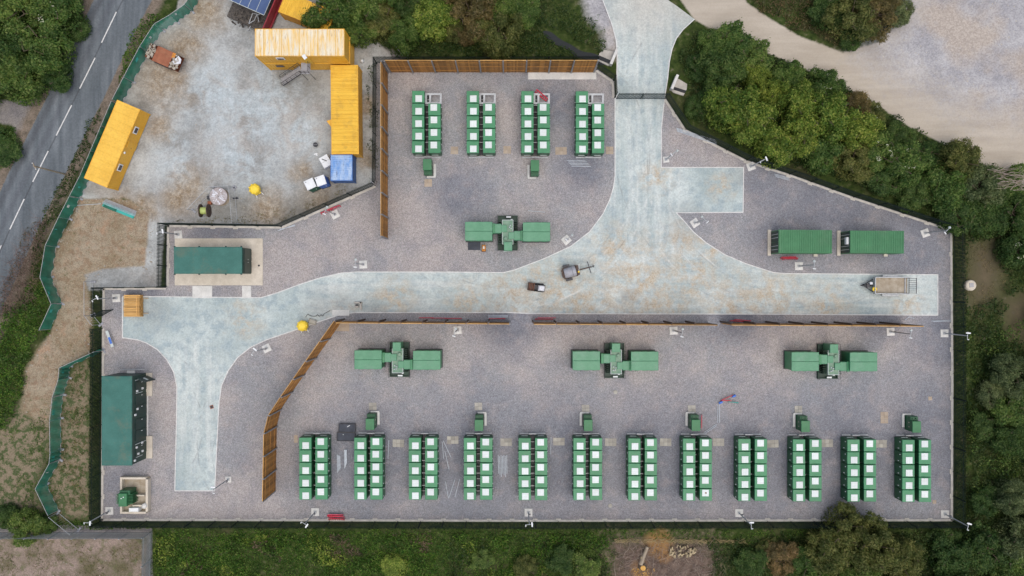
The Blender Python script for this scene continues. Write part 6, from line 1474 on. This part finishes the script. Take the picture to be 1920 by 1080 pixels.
scatter('undergrowth', 'dark undergrowth of the top left wood beside the main road', 'undergrowth', [(-60, -60), (172, -60), (160, 10), (130, 80), (112, 130), (98, 165), (80, 180), (40, 190), (-60, 172)], 'undergrowth_leaf', 75, .12, 1.0, seed=7)
scatter('grass', 'dark green verge at the left edge below the side track', 'grass', [(-60, 226), (20, 236), (30, 262), (18, 300), (-60, 400)], 'grass_blades', 80, .1, .35, seed=8, asp=.35)
scatter('hedge_growth', 'strip of low green hedge between the main road and net fence, upper part', 'hedge', [(278, 28), (300, 22), (300, 42), (270, 90), (240, 140), (222, 165), (222, 128), (245, 80)], 'grass_blades', 120, .10, .8, seed=9)
scatter('hedge_growth', 'strip of dark hedge between the main road and net fence, lower part', 'hedge', [(186, 205), (196, 200), (150, 325), (112, 400), (84, 462), (72, 520), (64, 520), (60, 470), (85, 400), (110, 350), (140, 285)], 'undergrowth_leaf', 120, .10, .9, seed=10)
scatter('bramble_scrub', 'brown bramble scrub between the main road and the bent net fence', 'scrub', [(90, 395), (76, 455), (68, 510), (72, 560), (60, 570), (20, 600), (-20, 600), (-10, 560), (20, 500), (55, 430)], 'bramble_brown', 85, .11, .6, asp=.25, seed=11)
scatter('undergrowth', 'thick green growth left of the dirt path and bent net fence', 'undergrowth', [(70, 522), (98, 572), (112, 578), (92, 620), (60, 650), (50, 690), (48, 740), (25, 790), (-60, 830), (-60, 610), (10, 590)], 'grass_blades', 100, .11, .9, seed=12)
scatter('grass', 'patchy green tufts on the tan slope left of the net fence', 'grass', [(40, 760), (92, 750), (92, 860), (66, 915), (85, 965), (50, 970), (-60, 985), (-60, 800)], 'grass_blades', 75, .08, .18, asp=.35, seed=13, keep=(1.1, .12))
scatter('grass', 'dry tufts between the winding net fence and left palisade', 'grass', [(115, 695), (170, 668), (170, 978), (96, 975), (80, 915), (108, 860)], 'grass_dry', 60, .08, .16, asp=.35, seed=14, keep=(1.3, -.1))
scatter('grass', 'green tufts between the winding net fence and left palisade', 'grass', [(115, 680), (170, 655), (170, 985), (90, 985), (80, 915), (108, 860)], 'grass_blades', 60, .08, .2, asp=.35, seed=15, keep=(1.0, .28))
scatter('grass', 'dark green strip under the grey fence in the lower left', 'grass', [(-60, 950), (60, 962), (130, 978), (285, 986), (285, 992), (-60, 992)], 'grass_blades', 90, .09, .35, seed=16)
scatter('grass', 'weeds on the bare plot in the lower left corner', 'grass', [(-60, 1012), (266, 1012), (262, 1150), (-60, 1150)], 'grass_dry', 50, .07, .12, asp=.35, seed=17, keep=(.9, .05))
scatter('grass', 'rough green grass along the bottom of the photo, left part', 'grass', [(284, 992), (720, 992), (720, 1150), (280, 1150)], 'grass_blades', 95, .10, .38, asp=.4, seed=18)
scatter('grass', 'rough green grass along the bottom of the photo, middle part', 'grass', [(718, 992), (1140, 993), (1155, 1020), (1145, 1150), (718, 1150)], 'grass_blades', 80, .10, .5, asp=.4, seed=19)
scatter('undergrowth', 'mixed scrub along the bottom of the photo, middle part', 'undergrowth', [(840, 1000), (1140, 1004), (1155, 1030), (1135, 1150), (840, 1150)], 'undergrowth_leaf', 50, .12, .8, seed=20, keep=(.6, -.1))
scatter('grass', 'rough green grass between bottom fence and cleared patch', 'grass', [(1130, 993), (1520, 994), (1520, 1012), (1330, 1020), (1240, 1010), (1140, 1012)], 'grass_blades', 80, .09, .25, asp=.4, seed=21)
scatter('undergrowth', 'scrub under the olive trees along the bottom', 'undergrowth', [(1325, 1012), (1500, 1000), (1720, 996), (1720, 1150), (1345, 1150)], 'undergrowth_leaf', 75, .12, .8, seed=22)
scatter('grass', 'weeds growing in the muddy corner around the blue container', 'grass', [(560, 390), (640, 352), (690, 345), (684, 200), (702, 190), (702, 345), (527, 420), (490, 418), (520, 400)], 'grass_dry', 50, .07, .15, asp=.4, seed=23, keep=(1.3, .1))
scatter('undergrowth', 'dark weeds in the gap between yellow cabin and timber screen', 'undergrowth', [(686, 130), (712, 118), (712, 345), (700, 345), (690, 250)], 'undergrowth_leaf', 80, .08, .3, seed=24, keep=(1.3, -.1))
scatter('grass', 'sparse weeds at the foot of the palisade above the kiosk', 'grass', [(320, 418), (527, 420), (560, 405), (560, 390), (500, 405), (320, 411)], 'grass_dry', 70, .07, .15, asp=.4, seed=25, keep=(1.5, -.2))
scatter('grass', 'few weeds on the gravel strip left of the top road', 'grass', [(1095, 20), (1125, 25), (1140, 90), (1128, 95), (1110, 60)], 'grass_blades', 40, .07, .15, asp=.4, seed=26, keep=(2.5, .25))
for q, (mt, kp, sd_) in enumerate((('leaf_bright', .42, 41), ('grass_blades', .05, 42), ('bramble_brown', .5, 43))):
    scatter('undergrowth', ['bright nettle clumps in the rough grass along the bottom', 'taller grass clumps along the bottom of the photo', 'brown dead patches in the rough grass along the bottom'][q], 'undergrowth', [(290, 1000), (1135, 1000), (1145, 1150), (290, 1150)], mt, 70, .12, [.7, .7, .35][q], seed=sd_, keep=(.55, kp))
scatter('undergrowth', 'brighter leafy clumps in the growth along the right edge', 'undergrowth', [(1815, 590), (1880, 570), (1960, 650), (1960, 1150), (1750, 1150), (1815, 1000)], 'leaf_mid', 50, .12, 1.3, seed=44, keep=(.6, .15))
scatter('undergrowth', 'brighter leafy clumps in the growth left of the dirt path', 'undergrowth', [(70, 540), (98, 590), (60, 650), (48, 740), (0, 820), (-60, 830), (-60, 600)], 'leaf_mid', 45, .11, 1.1, seed=45, keep=(.7, .15))
# loose stones
def stones(name, label, pxs, n, smin, smax, mat, seed, z=0.0):
    r = random.Random(seed); poly = GL(pxs); xs = [p[0] for p in poly]; ys = [p[1] for p in poly]; mb = MB(); k = 0
    while k < n:
        x, y = r.uniform(min(xs), max(xs)), r.uniform(min(ys), max(ys))
        if not inside(poly, np.array([x]), np.array([y]))[0]: continue
        s = r.uniform(smin, smax)*r.uniform(.6, 1); mb.bev(x, y, z-.03, s, s*r.uniform(.6, 1), s*.7, s*.22, r.uniform(0, 3)); k += 1
    o = mb.build(name, mat, kind='stuff'); return tag(o, label, 'stones')
def zmap(o):
    """rest stones on the terrain"""
    me = o.data; n = len(me.vertices); co = np.empty(n*3, np.float32); me.vertices.foreach_get('co', co); co = co.reshape(-1, 3)
    xi = np.clip(np.searchsorted(XS, co[:, 0]), 0, nx-1); yi = np.clip(np.searchsorted(YS, co[:, 1]), 0, ny-1); co[:, 2] += GZ[yi, xi]; me.vertices.foreach_set('co', co.ravel()); me.update()
zmap(stones('loose_stones', 'pale stones and clods on the tan dirt mound', P_TAN, 900, .06, .24, 'rubble', 1))
zmap(stones('loose_stones', 'pale stones on the bare plot in the lower left', P_SW, 300, .05, .16, 'rubble', 2))
zmap(stones('loose_stones', 'stones scattered over the worn yard', P_YARD, 420, .04, .14, 'rubble', 3))
zmap(stones('loose_stones', 'stones scattered on the blue gravel area in the top right', [(1640, 0), (1920, 0), (1920, 230), (1750, 200), (1650, 120)], 300, .05, .16, 'rubble', 4))
# split logs, felled trunk, stump in the cleared patch
a = G(1200, 1045, .3); t = thing('felled_log', 'grey felled log lying in the cleared patch at the bottom', 'log', (a[0]+.5, a[1]+.3, .1), math.radians(68)); MB().tube((-1.2, 0, .25), (1.0, 0, .2), .26, 10, .2).build('trunk', 'wood_grey', t); MB().tube((-1.22, 0, .25), (-1.2, 0, .25), .2, 10).build('cut_end', 'cut_wood', t)
a = G(1204, 1050, .4); t = thing('log_block', 'short cut block standing left of the grey felled log', 'log', (a[0]-.0, a[1], -.05)); MB().tube((0, -.3, .3), (.05, .35, .3), .26, 9).build('block', 'cut_wood', t)
a = G(1206, 1066, .5); t = thing('tree_stump', 'orange freshly cut stump at the bottom edge', 'stump', (a[0], a[1], -.1)); MB().lathe(0, 0, [(.6, 0), (.38, .25), (.34, .5)], 14).build('stump', 'bark', t); MB().lathe(0, 0, [(.31, .5), (.31, .53)], 14).build('cut_face', 'stump_orange', t)
zz = MB(); r = random.Random(4)
for k in range(70): x, y = r.gauss(0, .55), r.gauss(-.9, .5); zz.box(x, y, .03, r.uniform(.1, .4), r.uniform(.05, .12), .03, r.uniform(0, 3), Matrix.Rotation(r.uniform(-.3, .3), 3, 'X'))
tag(zz.build('wood_chips', 'stump_orange', None, (a[0], a[1], 0), kind='stuff'), 'orange wood chips spread round the fresh stump', 'wood chips')
r = random.Random(6)
for k in range(44):
    px, py = r.uniform(1256, 1304), r.uniform(1024, 1044); a = G(px, py, .1+.1*(k % 3)); q = r.uniform(-1.2, 1.2)+1.3
    o = MB().tube((-.2, 0, 0), (.2, 0, 0), r.uniform(.08, .14), 7).build('cut_log', 'cut_wood', None, (a[0], a[1], .12+.13*(k % 3)), q); tag(o, 'short split log in the pale pile on the cleared patch', 'log', 'split logs piled on the cleared patch')
def twigs(name, label, pxs, n, mat, seed, L=(.5, 1.8), z=(.05, .4), rad=.015, ang=None):
    r = random.Random(seed); poly = GL(pxs); xs = [p[0] for p in poly]; ys = [p[1] for p in poly]; mb = MB(); k = 0
    while k < n:
        x, y = r.uniform(min(xs), max(xs)), r.uniform(min(ys), max(ys))
        if not inside(poly, np.array([x]), np.array([y]))[0]: continue
        q = r.uniform(0, 6.28) if ang is None else r.gauss(ang, .35); l = r.uniform(*L); z0 = r.uniform(*z); mb.tube((x, y, z0), (x+l*math.cos(q), y+l*math.sin(q), z0+r.uniform(-.1, .25)), rad*r.uniform(.7, 1.6), 3, rad*.4, False); k += 1
    return tag(mb.build(name, mat, kind='stuff'), label, 'brushwood')
smat('twig_straw', (0.36, 0.28, 0.13), (0.48, 0.38, 0.2), rough=.9, scale=3)
smat('twig_pale', (0.30, 0.235, 0.18), (0.42, 0.35, 0.29), rough=.9, scale=3)
smat('twig_brown', (0.12, 0.075, 0.06), (0.24, 0.16, 0.13), rough=.9, scale=3)
twigs('brushwood', 'line of dry straw above the cleared patch', [(1150, 1010), (1395, 1012), (1395, 1018), (1150, 1017)], 500, 'twig_straw', 9, L=(.2, .7), z=(.02, .2), ang=.1)
twigs('brushwood', 'pale and brown brushwood littering the cleared patch', [(1155, 1022), (1325, 1024), (1340, 1090), (1150, 1090)], 420, 'twig_pale', 1)
twigs('brushwood', 'dark brushwood littering the cleared patch', [(1145, 1018), (1330, 1020), (1350, 1090), (1140, 1090)], 420, 'twig_brown', 2)
twigs('brushwood', 'brown twiggy stems in the scrub by the main road', [(90, 400), (68, 510), (60, 570), (-10, 590), (20, 500), (55, 430)], 420, 'twig_brown', 3, z=(.3, .8))
twigs('brushwood', 'bare pale branches in the hedge near the right edge', [(1815, 325), (1880, 335), (1875, 365), (1820, 360)], 60, 'twig_pale', 4, L=(1, 2.4), z=(3.4, 4.1), rad=.025, ang=.1)
for k in range(3):
    p = G(730+k*9, 72, 1.5); q = G(755+k*5, 104, .1); o = MB().tube((0, 0, 1.6), (q[0]-p[0], q[1]-p[1], .1), .04, 6).build('leaning_pole', 'galvanised', None, (p[0], p[1], 0)); tag(o, 'pale pole leaning under the tree behind the timber screen', 'pole', 'pale poles leaning behind the timber screen')
